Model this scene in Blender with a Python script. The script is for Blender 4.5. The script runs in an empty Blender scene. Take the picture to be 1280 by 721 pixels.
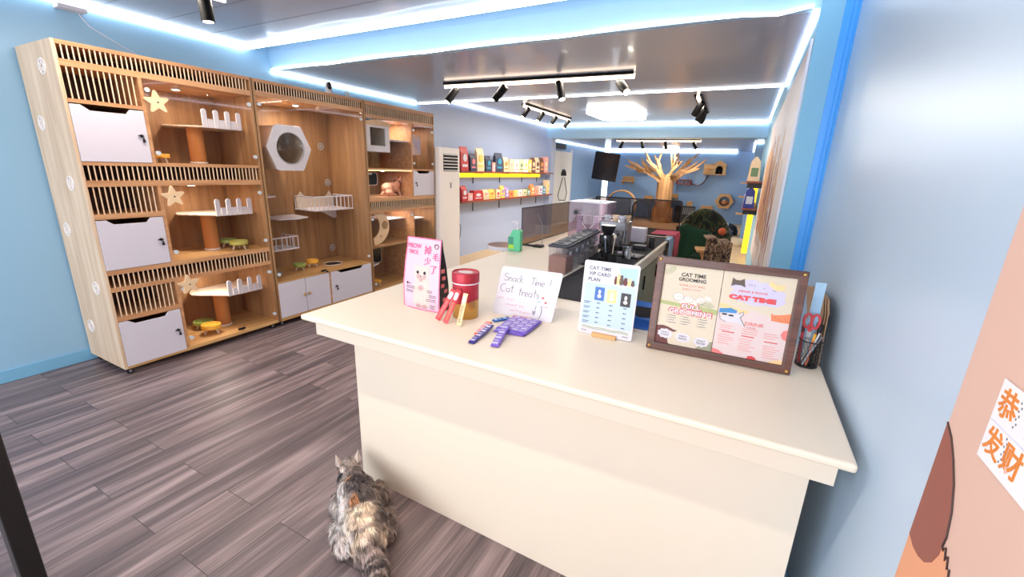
import bpy, bmesh, math, random
from mathutils import Vector, Matrix, Euler
PI = math.pi
SC = bpy.context.scene
COL = SC.collection
random.seed(7)

# ------------------------------------------------------------------ camera
def _rot(a):
    cx, sx = math.cos(a[0]), math.sin(a[0]); cy, sy = math.cos(a[1]), math.sin(a[1]); cz, sz = math.cos(a[2]), math.sin(a[2])
    yaw = Matrix(((cz, -sz, 0), (sz, cz, 0), (0, 0, 1)))
    pit = Matrix(((1, 0, 0), (0, cx, -sx), (0, sx, cx)))
    rol = Matrix(((cy, 0, sy), (0, 1, 0), (-sy, 0, cy)))
    return yaw @ pit @ rol
M_ = _rot((-.2717, -.0327, .4814))
cd = bpy.data.cameras.new('camera'); cam = bpy.data.objects.new('camera', cd); COL.objects.link(cam)
r_, f_, u_ = M_.col[0], M_.col[1], M_.col[2]
cam.matrix_world = Matrix(((r_[0], u_[0], -f_[0], 0), (r_[1], u_[1], -f_[1], 0), (r_[2], u_[2], -f_[2], 1.6), (0, 0, 0, 1)))
cd.sensor_width = 36; cd.lens = 36 * 536.6 / 1280; cd.clip_start = .05; cd.clip_end = 60
SC.camera = cam

# ------------------------------------------------------------------ world, exposure, daylight
w = bpy.data.worlds.new('daylight'); SC.world = w; w.use_nodes = True
w.node_tree.nodes['Background'].inputs[0].default_value = (.80, .90, 1, 1)
w.node_tree.nodes['Background'].inputs[1].default_value = 1.3
SC.view_settings.view_transform = 'Standard'
SC.view_settings.look = 'None'
SC.view_settings.exposure = 0.34
SC.view_settings.gamma = 1
SC.view_settings.use_curve_mapping = False

def area(name, loc, rot, sx, sy, energy, color, spread=180):
    l = bpy.data.lights.new(name, 'AREA'); l.shape = 'RECTANGLE'; l.size = sx; l.size_y = sy
    l.energy = energy; l.color = color; l.spread = math.radians(spread)
    o = bpy.data.objects.new(name, l); o.location = loc; o.rotation_euler = rot; COL.objects.link(o)
    return o
# daylight entering through the glazed shop front behind the camera
area('shopfront_daylight', (-2.1, -2.3, 1.45), (PI/2, 0, 0), 4.6, 2.2, 100, (.97, .98, 1))

# ------------------------------------------------------------------ materials
MATS = {}
def _new(name):
    m = bpy.data.materials.new(name); m.use_nodes = True
    nt = m.node_tree; b = nt.nodes['Principled BSDF']
    MATS[name] = m
    return m, nt, b
def s2l(c):
    return tuple((x/12.92 if x <= .04045 else ((x+.055)/1.055)**2.4) for x in (v/255 for v in c)) + (1,)
def plain(name, rgb, rough=.5, metal=0, coat=0, var=.06, scale=12, bump=0, bscale=60, spec=.5):
    m, nt, b = _new(name)
    b.inputs['Roughness'].default_value = rough; b.inputs['Metallic'].default_value = metal
    b.inputs['Coat Weight'].default_value = coat; b.inputs['Specular IOR Level'].default_value = spec
    c = s2l(rgb)
    n = nt.nodes.new('ShaderNodeTexNoise'); n.inputs['Scale'].default_value = scale; n.inputs['Detail'].default_value = 3
    tc = nt.nodes.new('ShaderNodeTexCoord'); nt.links.new(tc.outputs['Object'], n.inputs['Vector'])
    mx = nt.nodes.new('ShaderNodeMix'); mx.data_type = 'RGBA'
    mx.inputs['A'].default_value = tuple(v*(1-var) for v in c[:3]) + (1,)
    mx.inputs['B'].default_value = tuple(min(1, v*(1+var)) for v in c[:3]) + (1,)
    nt.links.new(n.outputs['Fac'], mx.inputs['Factor']); nt.links.new(mx.outputs['Result'], b.inputs['Base Color'])
    if bump:
        n2 = nt.nodes.new('ShaderNodeTexNoise'); n2.inputs['Scale'].default_value = bscale
        nt.links.new(tc.outputs['Object'], n2.inputs['Vector'])
        bp = nt.nodes.new('ShaderNodeBump'); bp.inputs['Strength'].default_value = bump; bp.inputs['Distance'].default_value = .01
        nt.links.new(n2.outputs['Fac'], bp.inputs['Height']); nt.links.new(bp.outputs['Normal'], b.inputs['Normal'])
    return m
def wood(name, c1, c2, axis='z', rough=.5, sc=9, coat=0):
    m, nt, b = _new(name); b.inputs['Roughness'].default_value = rough; b.inputs['Coat Weight'].default_value = coat
    tc = nt.nodes.new('ShaderNodeTexCoord'); mp = nt.nodes.new('ShaderNodeMapping')
    s = [sc*2.2, sc*2.2, sc*2.2]; s['xyz'.index(axis)] = sc*.16
    mp.inputs['Scale'].default_value = s
    nt.links.new(tc.outputs['Object'], mp.inputs['Vector'])
    n = nt.nodes.new('ShaderNodeTexNoise'); n.inputs['Scale'].default_value = 1; n.inputs['Detail'].default_value = 6; n.inputs['Distortion'].default_value = .6
    nt.links.new(mp.outputs[0], n.inputs['Vector'])
    r = nt.nodes.new('ShaderNodeValToRGB')
    r.color_ramp.elements[0].position = .32; r.color_ramp.elements[0].color = s2l(c1)
    r.color_ramp.elements[1].position = .68; r.color_ramp.elements[1].color = s2l(c2)
    nt.links.new(n.outputs['Fac'], r.inputs['Fac']); nt.links.new(r.outputs['Color'], b.inputs['Base Color'])
    bp = nt.nodes.new('ShaderNodeBump'); bp.inputs['Strength'].default_value = .12; bp.inputs['Distance'].default_value = .003
    nt.links.new(n.outputs['Fac'], bp.inputs['Height']); nt.links.new(bp.outputs['Normal'], b.inputs['Normal'])
    return m
def emit(name, rgb, strength, base=(240, 240, 240)):
    m, nt, b = _new(name)
    b.inputs['Base Color'].default_value = s2l(base)
    b.inputs['Emission Color'].default_value = tuple(rgb) + (1,); b.inputs['Emission Strength'].default_value = strength
    return m
def glass(name, tint=(1, 1, 1), refl=1.0, opac=0.0, dark=(.02, .02, .02)):
    m = bpy.data.materials.new(name); m.use_nodes = True; nt = m.node_tree; nt.nodes.clear(); MATS[name] = m
    out = nt.nodes.new('ShaderNodeOutputMaterial')
    tr = nt.nodes.new('ShaderNodeBsdfTransparent'); tr.inputs[0].default_value = tuple(tint) + (1,)
    gl = nt.nodes.new('ShaderNodeBsdfGlossy'); gl.inputs['Roughness'].default_value = .02
    fr = nt.nodes.new('ShaderNodeFresnel'); fr.inputs[0].default_value = 1.45
    mu = nt.nodes.new('ShaderNodeMath'); mu.operation = 'MULTIPLY'; mu.inputs[1].default_value = refl
    ge = nt.nodes.new('ShaderNodeNewGeometry'); iv = nt.nodes.new('ShaderNodeMath'); iv.operation = 'SUBTRACT'; iv.inputs[0].default_value = 1
    nt.links.new(ge.outputs['Backfacing'], iv.inputs[1]); fm_ = nt.nodes.new('ShaderNodeMath'); fm_.operation = 'MULTIPLY'
    nt.links.new(fr.outputs[0], fm_.inputs[0]); nt.links.new(iv.outputs[0], fm_.inputs[1]); nt.links.new(fm_.outputs[0], mu.inputs[0])
    mx = nt.nodes.new('ShaderNodeMixShader')
    nt.links.new(mu.outputs[0], mx.inputs[0])
    if opac > 0:
        df = nt.nodes.new('ShaderNodeBsdfDiffuse'); df.inputs[0].default_value = tuple(dark) + (1,)
        m2 = nt.nodes.new('ShaderNodeMixShader'); m2.inputs[0].default_value = opac
        nt.links.new(tr.outputs[0], m2.inputs[1]); nt.links.new(df.outputs[0], m2.inputs[2]); nt.links.new(m2.outputs[0], mx.inputs[1])
    else:
        nt.links.new(tr.outputs[0], mx.inputs[1])
    nt.links.new(gl.outputs[0], mx.inputs[2]); nt.links.new(mx.outputs[0], out.inputs[0])
    return m

plain('wall_blue', (146, 188, 216), .42, var=.03, scale=1.5, bump=.05, bscale=9)
plain('wall_gloss', (184, 204, 224), .34, coat=.0, spec=.7, var=.04, scale=1.2, bump=.10, bscale=5)
plain('pilaster_blue', (132, 190, 220), .5, var=.02)
plain('beam_blue', (160, 198, 226), .4, var=.02)
plain('recess_blue', (84, 140, 190), .5, var=.05)
plain('print_bright', (250, 250, 248), .4, var=.01)
plain('hall_lilac', (168, 182, 212), .42, var=.03, scale=1.5)  # hall walls, more lilac than the front left wall
plain('far_paint', (142, 178, 220), .42, var=.03, scale=1.5)
plain('festive_orange', (222, 128, 44), .5)
plain('trim_blue', (70, 165, 245), .35, var=.02)
plain('baseboard_blue', (120, 178, 212), .4, var=.02)
plain('ceiling_gloss', (150, 162, 188), .26, var=.05, scale=.8, coat=.2)
plain('cream', (236, 222, 202), .42, var=.012, scale=3)
plain('white', (236, 234, 236), .45, var=.015)
plain('cool_white', (228, 226, 236), .4, var=.01)
plain('door_white', (208, 202, 212), .38, var=.012)
plain('black', (18, 18, 20), .4)
plain('black_soft', (26, 25, 28), .75)
plain('spot_black', (10, 10, 11), .7, spec=.15)
plain('rubber_mat', (44, 42, 46), .8, bump=.4, bscale=220)
plain('dark_grey', (62, 66, 78), .55)
plain('grey', (128, 130, 138), .5)
plain('chrome', (200, 202, 206), .18, metal=1)
plain('steel_dark', (60, 60, 64), .3, metal=.8)
plain('steel_light', (150, 150, 156), .3, metal=.8)
plain('gold', (205, 160, 90), .28, metal=.85)
plain('brass', (190, 140, 70), .35, metal=.8)
plain('ac_white', (242, 234, 228), .45, var=.01)
plain('ac_side', (176, 166, 150), .5, var=.02)
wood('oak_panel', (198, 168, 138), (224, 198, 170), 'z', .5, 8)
wood('oak_trim', (176, 124, 84), (206, 156, 112), 'y', .45, 10)
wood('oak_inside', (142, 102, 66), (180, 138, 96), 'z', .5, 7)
wood('oak_inside_floor', (180, 134, 82), (208, 164, 108), 'y', .45, 7)
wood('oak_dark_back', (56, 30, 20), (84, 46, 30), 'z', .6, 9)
wood('slat_wood', (220, 186, 150), (240, 212, 180), 'z', .5, 12)
wood('star_wood', (224, 190, 150), (238, 208, 168), 'y', .5, 6)
wood('pale_wood', (210, 190, 170), (230, 214, 196), 'y', .5, 6)
wood('pine', (206, 150, 88), (230, 180, 118), 'y', .5, 7)
wood('pine_x', (206, 160, 104), (228, 186, 132), 'x', .5, 7)
wood('tree_wood', (176, 128, 82), (208, 162, 112), 'z', .55, 6)
wood('shelf_red', (120, 52, 34), (158, 78, 48), 'y', .4, 8)
wood('frame_brown', (74, 42, 34), (112, 68, 56), 'x', .38, 16, .2)
plain('sisal', (196, 128, 70), .85, bump=.7, bscale=160)
plain('bowl_green', (178, 176, 84), .4)
plain('bowl_green2', (150, 170, 84), .4)
plain('bowl_yellow', (240, 180, 60), .4)
plain('sphynx', (206, 152, 128), .55, var=.12, scale=14)
plain('silver_brown', (92, 78, 72), .5)
plain('tin_red', (176, 44, 60), .35, metal=.25, var=.35, scale=22)
plain('tube_red', (206, 60, 66), .3, var=.3, scale=60)
plain('tube_cream', (238, 214, 160), .35)
plain('pink_edge', (246, 116, 158), .4)
plain('bag_front', (220, 184, 204), .4, var=.03)
plain('bag_side', (26, 18, 24), .35)
plain('cat_print', (214, 192, 186), .5, var=.12, scale=30)
plain('cat_print_dark', (188, 154, 154), .5, var=.15, scale=40)
plain('print_pink', (232, 74, 132), .4)
plain('print_black', (30, 28, 34), .5)
plain('print_grey', (120, 116, 130), .5)
plain('print_lilac', (206, 200, 228), .5)
plain('print_navy', (66, 84, 112), .5)
plain('print_red', (216, 72, 78), .5)
plain('print_redlight', (228, 128, 128), .5)
plain('print_orange', (236, 134, 92), .5)
plain('print_peach', (248, 206, 150), .5)
plain('print_olive', (172, 180, 122), .5)
plain('print_green', (126, 156, 84), .5)
plain('print_white', (216, 213, 222), .5)
plain('print_maroon', (104, 50, 50), .5)
plain('print_blue', (66, 140, 200), .5)
plain('print_skyblue', (170, 206, 236), .5)
plain('poster_cream', (216, 204, 184), .5, var=.02)
plain('poster_pink', (222, 202, 202), .5, var=.03)
plain('card_blue', (184, 204, 226), .5, var=.03)
plain('blush', (238, 222, 214), .5)
plain('pack_purple', (128, 100, 200), .28, var=.2, scale=40)
plain('pack_navy', (58, 52, 140), .28, var=.2, scale=40)
plain('pack_orange', (234, 110, 74), .3, var=.2, scale=30)
plain('book_blue', (38, 96, 176), .35, var=.2, scale=12)
plain('pages', (232, 228, 222), .7)
plain('kraft', (176, 142, 112), .7, var=.06)
plain('soap_green', (96, 200, 150), .35, var=.03)
plain('soap_label', (60, 150, 120), .4, var=.2, scale=40)
plain('lime', (170, 220, 60), .4)
plain('kibble', (182, 122, 92), .8, var=.35, scale=160, bump=1, bscale=200)
plain('seed', (206, 196, 180), .8, var=.2, scale=160, bump=1, bscale=200)
plain('lilac_plastic', (196, 176, 200), .3)
plain('cup_purple', (140, 96, 122), .4)
plain('fabric_green', (18, 66, 46), .9, bump=.5, bscale=90)
plain('pattern_base', (52, 62, 50), .85, var=.95, scale=26, bump=.3)
plain('tortoise_base', (92, 70, 56), .8, var=.75, scale=24, bump=.3)
def mottled(name, cols, scale, rough=.85):
    m, nt, b = _new(name); b.inputs['Roughness'].default_value = rough
    tc = nt.nodes.new('ShaderNodeTexCoord'); n = nt.nodes.new('ShaderNodeTexNoise'); n.inputs['Scale'].default_value = scale; n.inputs['Detail'].default_value = 3; n.inputs['Distortion'].default_value = 1.2
    nt.links.new(tc.outputs['Object'], n.inputs['Vector']); r = nt.nodes.new('ShaderNodeValToRGB'); r.color_ramp.interpolation = 'CONSTANT'
    e = r.color_ramp.elements; e[0].position = 0; e[0].color = s2l(cols[0]); e[1].position = .43; e[1].color = s2l(cols[1])
    for i, c in enumerate(cols[2:]): k = e.new(.50+.07*i); k.color = s2l(c)
    nt.links.new(n.outputs['Fac'], r.inputs['Fac']); nt.links.new(r.outputs['Color'], b.inputs['Base Color'])
mottled('tortoise', [(52, 40, 34), (96, 70, 52), (170, 140, 110), (44, 34, 30), (196, 172, 140)], 16)
mottled('fabric_darkpattern', [(24, 32, 28), (34, 44, 34), (66, 82, 50), (30, 36, 32), (120, 92, 56)], 9)
plain('towel_pink', (206, 92, 116), .9, bump=.6, bscale=80)
plain('towel_blue', (150, 180, 210), .9, bump=.6, bscale=80)
plain('cabinet_sage', (150, 150, 126), .5)
plain('pet_bed', (226, 206, 180), .9, bump=.4, bscale=60)
plain('pet_bed_in', (120, 70, 56), .9, bump=.4, bscale=60)
plain('clear_trim', (200, 206, 210), .2)
plain('wall_mural_beige', (218, 180, 164), .6, var=.015)
plain('mural_brown', (150, 84, 70), .6, var=.03)
plain('mural_orange', (228, 158, 118), .6, var=.02)
plain('mural_outline', (60, 34, 30), .6)
plain('map_white', (232, 222, 218), .5, var=.02)
plain('map_ochre', (226, 176, 120), .5, var=.1, scale=6)
plain('map_red', (150, 84, 72), .5, var=.2, scale=20)
plain('bag_blue', (40, 54, 150), .3, var=.3, scale=20)
plain('bag_teal', (60, 150, 180), .35, var=.2, scale=20)
plain('bag_slate', (58, 62, 84), .35, var=.2, scale=20)
plain('box_cream', (246, 214, 176), .5, var=.08, scale=14)
plain('box_white', (240, 230, 222), .5, var=.05, scale=14)
plain('box_pink', (238, 170, 160), .5, var=.2, scale=18)
plain('box_orange', (232, 150, 84), .5, var=.2, scale=18)
plain('box_red', (196, 54, 52), .45, var=.2, scale=18)
plain('box_yellow', (242, 206, 96), .45, var=.15, scale=18)
plain('box_green', (110, 140, 100), .45, var=.2, scale=18)
plain('box_brown', (110, 70, 54), .45, var=.2, scale=18)
plain('box_violet', (170, 140, 200), .45, var=.2, scale=18)
plain('orange_ball', (206, 96, 50), .7)
plain('tv_black', (30, 28, 34), .12)
emit('led_white', (.84, .92, 1), 7)
emit('led_front', (.80, .90, 1), 9)
emit('led_warm', (1, .74, .54), 3.5)
emit('led_panel', (1, .96, .88), 7)
emit('led_yellow', (1, .54, .015), 1.6, (250, 200, 40))
emit('led_cabinet', (1, .66, .25), 3)
emit('lamp_spot', (1, .9, .75), 10)
emit('led_pole', (.75, .88, 1), 1.6)
glass('glass_clear', (.97, .98, .98), 1.0)
glass('glass_smoke', (.56, .49, .46), .8)
glass('glass_print', (.98, .98, .98), .12)
glass('glass_cab', (.97, .96, .95), .8)
glass('plastic_clear', (.95, .94, .96), 1.0, .07, (.85, .84, .88))
glass('plastic_lilac', (.94, .88, .93), 1.0, .12, (.70, .58, .68))

def floor_mat():
    m, nt, b = _new('floor_planks'); b.inputs['Roughness'].default_value = .42
    tc = nt.nodes.new('ShaderNodeTexCoord'); sp = nt.nodes.new('ShaderNodeSeparateXYZ'); nt.links.new(tc.outputs['Object'], sp.inputs[0])
    ax = nt.nodes.new('ShaderNodeMath'); ax.inputs[1].default_value = 2.888 + .205*41; nt.links.new(sp.outputs['X'], ax.inputs[0])
    ay = nt.nodes.new('ShaderNodeMath'); ay.inputs[1].default_value = -.945 + 1.24*20; nt.links.new(sp.outputs['Y'], ay.inputs[0])
    cb = nt.nodes.new('ShaderNodeCombineXYZ'); nt.links.new(ay.outputs[0], cb.inputs[0]); nt.links.new(ax.outputs[0], cb.inputs[1])
    br = nt.nodes.new('ShaderNodeTexBrick'); br.offset = .25; br.offset_frequency = 2; br.squash = 1
    br.inputs['Scale'].default_value = 1; br.inputs['Brick Width'].default_value = 1.24; br.inputs['Row Height'].default_value = .205
    br.inputs['Mortar Size'].default_value = .0016; br.inputs['Mortar Smooth'].default_value = .1; br.inputs['Bias'].default_value = 0
    br.inputs['Color1'].default_value = (0, 0, 0, 1); br.inputs['Color2'].default_value = (1, 1, 1, 1); br.inputs['Mortar'].default_value = (.5, .5, .5, 1)
    nt.links.new(cb.outputs[0], br.inputs['Vector'])
    # streaks, shifted per plank
    sh = nt.nodes.new('ShaderNodeVectorMath'); sh.operation = 'SCALE'; sh.inputs['Scale'].default_value = 7.3
    nt.links.new(br.outputs['Color'], sh.inputs[0])
    ad = nt.nodes.new('ShaderNodeVectorMath'); nt.links.new(cb.outputs[0], ad.inputs[0]); nt.links.new(sh.outputs[0], ad.inputs[1])
    mp = nt.nodes.new('ShaderNodeMapping'); mp.inputs['Scale'].default_value = (.7, 11, 1); nt.links.new(ad.outputs[0], mp.inputs['Vector'])
    n = nt.nodes.new('ShaderNodeTexNoise'); n.inputs['Scale'].default_value = 1; n.inputs['Detail'].default_value = 4; n.inputs['Distortion'].default_value = .9
    nt.links.new(mp.outputs[0], n.inputs['Vector'])
    mp2 = nt.nodes.new('ShaderNodeMapping'); mp2.inputs['Scale'].default_value = (3, 110, 1); nt.links.new(ad.outputs[0], mp2.inputs['Vector'])
    n2 = nt.nodes.new('ShaderNodeTexNoise'); n2.inputs['Scale'].default_value = 1; n2.inputs['Detail'].default_value = 3
    nt.links.new(mp2.outputs[0], n2.inputs['Vector'])
    mx0 = nt.nodes.new('ShaderNodeMix'); mx0.data_type = 'FLOAT'; mx0.inputs['Factor'].default_value = .28
    nt.links.new(n.outputs['Fac'], mx0.inputs['A']); nt.links.new(n2.outputs['Fac'], mx0.inputs['B'])
    r = nt.nodes.new('ShaderNodeValToRGB'); e = r.color_ramp.elements
    e[0].position = .30; e[0].color = s2l((74, 66, 70)); e[1].position = .70; e[1].color = s2l((184, 162, 160))
    k = e.new(.5); k.color = s2l((122, 106, 106))
    nt.links.new(mx0.outputs['Result'], r.inputs['Fac'])
    mul = nt.nodes.new('ShaderNodeMix'); mul.data_type = 'RGBA'; mul.blend_type = 'MULTIPLY'; mul.inputs['Factor'].default_value = 1
    rr = nt.nodes.new('ShaderNodeValToRGB'); rr.color_ramp.elements[0].color = (.74, .74, .76, 1); rr.color_ramp.elements[1].color = (1.0, .98, .97, 1)
    nt.links.new(br.outputs['Color'], rr.inputs['Fac']); nt.links.new(r.outputs['Color'], mul.inputs['A']); nt.links.new(rr.outputs['Color'], mul.inputs['B'])
    mm = nt.nodes.new('ShaderNodeMix'); mm.data_type = 'RGBA'; mm.inputs['B'].default_value = s2l((58, 50, 50))
    nt.links.new(br.outputs['Fac'], mm.inputs['Factor']); nt.links.new(mul.outputs['Result'], mm.inputs['A'])
    nt.links.new(mm.outputs['Result'], b.inputs['Base Color'])
    bp = nt.nodes.new('ShaderNodeBump'); bp.inputs['Strength'].default_value = .35; bp.inputs['Distance'].default_value = .002; bp.invert = True
    nt.links.new(br.outputs['Fac'], bp.inputs['Height']); nt.links.new(bp.outputs['Normal'], b.inputs['Normal'])
    return m
floor_mat()
plain('floor_beige', (216, 182, 138), .45, var=.06, scale=4)

# ------------------------------------------------------------------ mesh builder
WM = {}
def wm(o):
    return WM.get(o.name, Matrix()) if o else Matrix()
class MB:
    def __init__(s): s.v = []; s.f = []; s.m = []; s.c = []
    def _add(s, vs, fs, mi=0):
        k = len(s.v); s.v += [Vector(v) for v in vs]; s.f += [tuple(i+k for i in f) for f in fs]; s.m += [mi]*len(fs); return s
    def box(s, x0, x1, y0, y1, z0, z1, mi=0, mat=None):
        vs = [(x, y, z) for x in (x0, x1) for y in (y0, y1) for z in (z0, z1)]
        if mat: vs = [mat @ Vector(v) for v in vs]
        return s._add(vs, [(0, 1, 3, 2), (4, 6, 7, 5), (0, 4, 5, 1), (2, 3, 7, 6), (0, 2, 6, 4), (1, 5, 7, 3)], mi)
    def cyl(s, p0, p1, r0, r1=None, n=16, mi=0, cap=True):
        r1 = r0 if r1 is None else r1; p0 = Vector(p0); p1 = Vector(p1); d = (p1-p0).normalized()
        a = d.orthogonal().normalized(); b = d.cross(a)
        vs = [p+(a*math.cos(2*PI*i/n)+b*math.sin(2*PI*i/n))*r for p, r in ((p0, r0), (p1, r1)) for i in range(n)]
        fs = [(i, (i+1) % n, n+(i+1) % n, n+i) for i in range(n)]
        if cap: fs += [tuple(reversed(range(n))), tuple(range(n, 2*n))]
        return s._add(vs, fs, mi)
    def tube(s, pts, r, n=8, mi=0, closed=False, flat=None):
        pts = [Vector(p) for p in pts]; N = len(pts); vs = []; prev = None
        for i, p in enumerate(pts):
            if closed: d = (pts[(i+1) % N]-pts[i-1]).normalized()
            else: d = (pts[min(i+1, N-1)]-pts[max(i-1, 0)]).normalized()
            a = d.orthogonal().normalized() if prev is None else (prev-d*prev.dot(d)).normalized()
            prev = a; b = d.cross(a); rr = r[i] if isinstance(r, (list, tuple)) else r
            vs += [p+(a*math.cos(2*PI*j/n)+b*math.sin(2*PI*j/n))*rr for j in range(n)]
        fs = []
        for i in range(N if closed else N-1):
            k = i*n; l = ((i+1) % N)*n
            fs += [(k+j, k+(j+1) % n, l+(j+1) % n, l+j) for j in range(n)]
        if not closed: fs += [tuple(reversed(range(n))), tuple(range((N-1)*n, N*n))]
        return s._add(vs, fs, mi)
    def lathe(s, prof, c, n=24, mi=0, mat=None, sx=1, sy=1, caps=True):
        c = Vector(c); vs = []; N = len(prof)
        for r, z in prof:
            for j in range(n):
                v = Vector((math.cos(2*PI*j/n)*r*sx, math.sin(2*PI*j/n)*r*sy, z))
                vs.append((mat @ v if mat else v)+c)
        fs = []
        for i in range(N-1):
            fs += [(i*n+j, i*n+(j+1) % n, (i+1)*n+(j+1) % n, (i+1)*n+j) for j in range(n)]
        if caps and prof[0][0] > 1e-5: fs.append(tuple(reversed(range(n))))
        if caps and prof[-1][0] > 1e-5: fs.append(tuple(range((N-1)*n, N*n)))
        return s._add(vs, fs, mi)
    def prism(s, poly, ax, d0, d1, mi=0, mat=None):
        # poly in the two remaining axes (in xyz order), extruded along ax from d0 to d1
        def P(u, v, d):
            t = {'x': (d, u, v), 'y': (u, d, v), 'z': (u, v, d)}[ax]
            return mat @ Vector(t) if mat else t
        n = len(poly)
        vs = [P(u, v, d0) for u, v in poly] + [P(u, v, d1) for u, v in poly]
        return s._add(vs, [tuple(reversed(range(n))), tuple(range(n, 2*n))] + [(i, (i+1) % n, n+(i+1) % n, n+i) for i in range(n)], mi)
    def ring(s, outer, inner, ax, d0, d1, mi=0, mat=None):
        def P(u, v, d):
            t = {'x': (d, u, v), 'y': (u, d, v), 'z': (u, v, d)}[ax]
            return mat @ Vector(t) if mat else t
        n = len(outer)
        vs = [P(*p, d) for d in (d0, d1) for L in (outer, inner) for p in L]
        fs = []
        for i in range(n):
            j = (i+1) % n
            fs += [(i, j, n+j, n+i), (2*n+i, 3*n+i, 3*n+j, 2*n+j), (i, 2*n+i, 2*n+j, j), (n+i, n+j, 3*n+j, 3*n+i)]
        return s._add(vs, fs, mi)
    def ball(s, c, r, n=12, mi=0, mat=None):
        r = (r, r, r) if not isinstance(r, (tuple, list)) else r
        prof = [(math.sin(PI*i/n), -math.cos(PI*i/n)) for i in range(n+1)]
        k = 2*n; vs = []; c = Vector(c)
        for pr, pz in prof:
            for j in range(k):
                v = Vector((math.cos(2*PI*j/k)*pr*r[0], math.sin(2*PI*j/k)*pr*r[1], pz*r[2]))
                vs.append((mat @ v if mat else v)+c)
        fs = [(i*k+j, i*k+(j+1) % k, (i+1)*k+(j+1) % k, (i+1)*k+j) for i in range(n) for j in range(k)]
        return s._add(vs, fs, mi)
    def build(s, name, mats, parent=None, smooth=False, bevel=0, local=False, mat4=None):
        me = bpy.data.meshes.new(name)
        vs = s.v
        if mat4: vs = [mat4 @ v for v in vs]
        if parent and not local:
            inv = wm(parent).inverted(); vs = [inv @ v for v in vs]
        me.from_pydata([tuple(v) for v in vs], [], s.f)
        if isinstance(mats, str): mats = [mats]
        for q in mats: me.materials.append(MATS[q])
        for p, mi in zip(me.polygons, s.m): p.material_index = mi; p.use_smooth = smooth
        bm = bmesh.new(); bm.from_mesh(me)
        bmesh.ops.remove_doubles(bm, verts=bm.verts, dist=1e-6)
        bmesh.ops.recalc_face_normals(bm, faces=bm.faces); bm.to_mesh(me); bm.free()
        if smooth:
            try: me.set_sharp_from_angle(angle=math.radians(40))
            except Exception: pass
        o = bpy.data.objects.new(name, me); COL.objects.link(o)
        if parent: o.parent = parent; WM[o.name] = wm(parent)
        if bevel:
            b = o.modifiers.new('bevel', 'BEVEL'); b.width = bevel; b.segments = 2; b.limit_method = 'ANGLE'; b.angle_limit = math.radians(40)
        return o
def rrect(x0, x1, y0, y1, r, n=5):
    p = []
    for cx, cy, a in ((x1-r, y1-r, 0), (x0+r, y1-r, 90), (x0+r, y0+r, 180), (x1-r, y0+r, 270)):
        for i in range(n+1):
            t = math.radians(a+90*i/n); p.append((cx+r*math.cos(t), cy+r*math.sin(t)))
    return p
def circ(cx, cy, r, n=24, ry=None, a0=0):
    ry = r if ry is None else ry
    return [(cx+r*math.cos(a0+2*PI*i/n), cy+ry*math.sin(a0+2*PI*i/n)) for i in range(n)]
def tag(o, label=None, cat=None, group=None, kind=None):
    if label: o['label'] = label
    if cat: o['category'] = cat
    if group: o['group'] = group
    if kind: o['kind'] = kind
    return o
def thing(name, label, cat, loc=(0, 0, 0), rot=(0, 0, 0), group=None):
    o = bpy.data.objects.new(name, None); COL.objects.link(o); o.empty_display_size = .05
    o.location = loc; o.rotation_euler = rot
    WM[o.name] = Matrix.Translation(Vector(loc)) @ Euler(rot, 'XYZ').to_matrix().to_4x4()
    return tag(o, label, cat, group)
def struct(name, mb, mats, **k):
    return tag(mb.build(name, mats, **k), kind='structure')
def solo(mb, name, mats, label, cat, group=None, **k):
    return tag(mb.build(name, mats, **k), label, cat, group)
def copy_tree(o, loc=None, rz=None, label=None, parent=None):
    c = o.copy(); COL.objects.link(c)
    if parent: c.parent = parent
    if loc is not None: c.location = loc
    if rz is not None: c.rotation_euler.z = rz
    if label: c['label'] = label
    for ch in list(o.children): copy_tree(ch, parent=c)
    return c
def text(s, size, mat, parent, loc, name='lettering', width=None, height=None, align='CENTER', bold=0, depth=.0004, rot=(PI/2, 0, 0), spacing=1, shear=0):
    """lettering in the parent's local frame, facing local -y (x right, z up)"""
    cu = bpy.data.curves.new(name, 'FONT'); cu.body = s; cu.size = size; cu.align_x = align; cu.align_y = 'CENTER'
    cu.offset = bold; cu.extrude = depth; cu.space_character = spacing; cu.shear = shear; cu.resolution_u = 3
    t = bpy.data.objects.new(name, cu); COL.objects.link(t)
    dg = bpy.context.evaluated_depsgraph_get(); dg.update()
    me = bpy.data.meshes.new_from_object(t.evaluated_get(dg)); bpy.data.objects.remove(t)
    if len(me.vertices) == 0: return None
    xs = [v.co.x for v in me.vertices]; ys = [v.co.y for v in me.vertices]
    fx = fy = 1
    if width: fx = width/max(1e-6, (max(xs)-min(xs))); fy = fx
    if height: fy = height/max(1e-6, (max(ys)-min(ys)))
    if height and not width: fx = fy
    cx = (max(xs)+min(xs))/2 if align == 'CENTER' else min(xs); cy = (max(ys)+min(ys))/2
    R = Matrix.Translation(Vector(loc)) @ Euler(rot, 'XYZ').to_matrix().to_4x4()
    for v in me.vertices: v.co = R @ Vector(((v.co.x-cx)*fx, (v.co.y-cy)*fy, v.co.z))
    me.materials.clear(); me.materials.append(MATS[mat])
    for p in me.polygons: p.material_index = 0
    o = bpy.data.objects.new(name, me); COL.objects.link(o)
    if parent: o.parent = parent; WM[o.name] = wm(parent)
    return o

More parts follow.
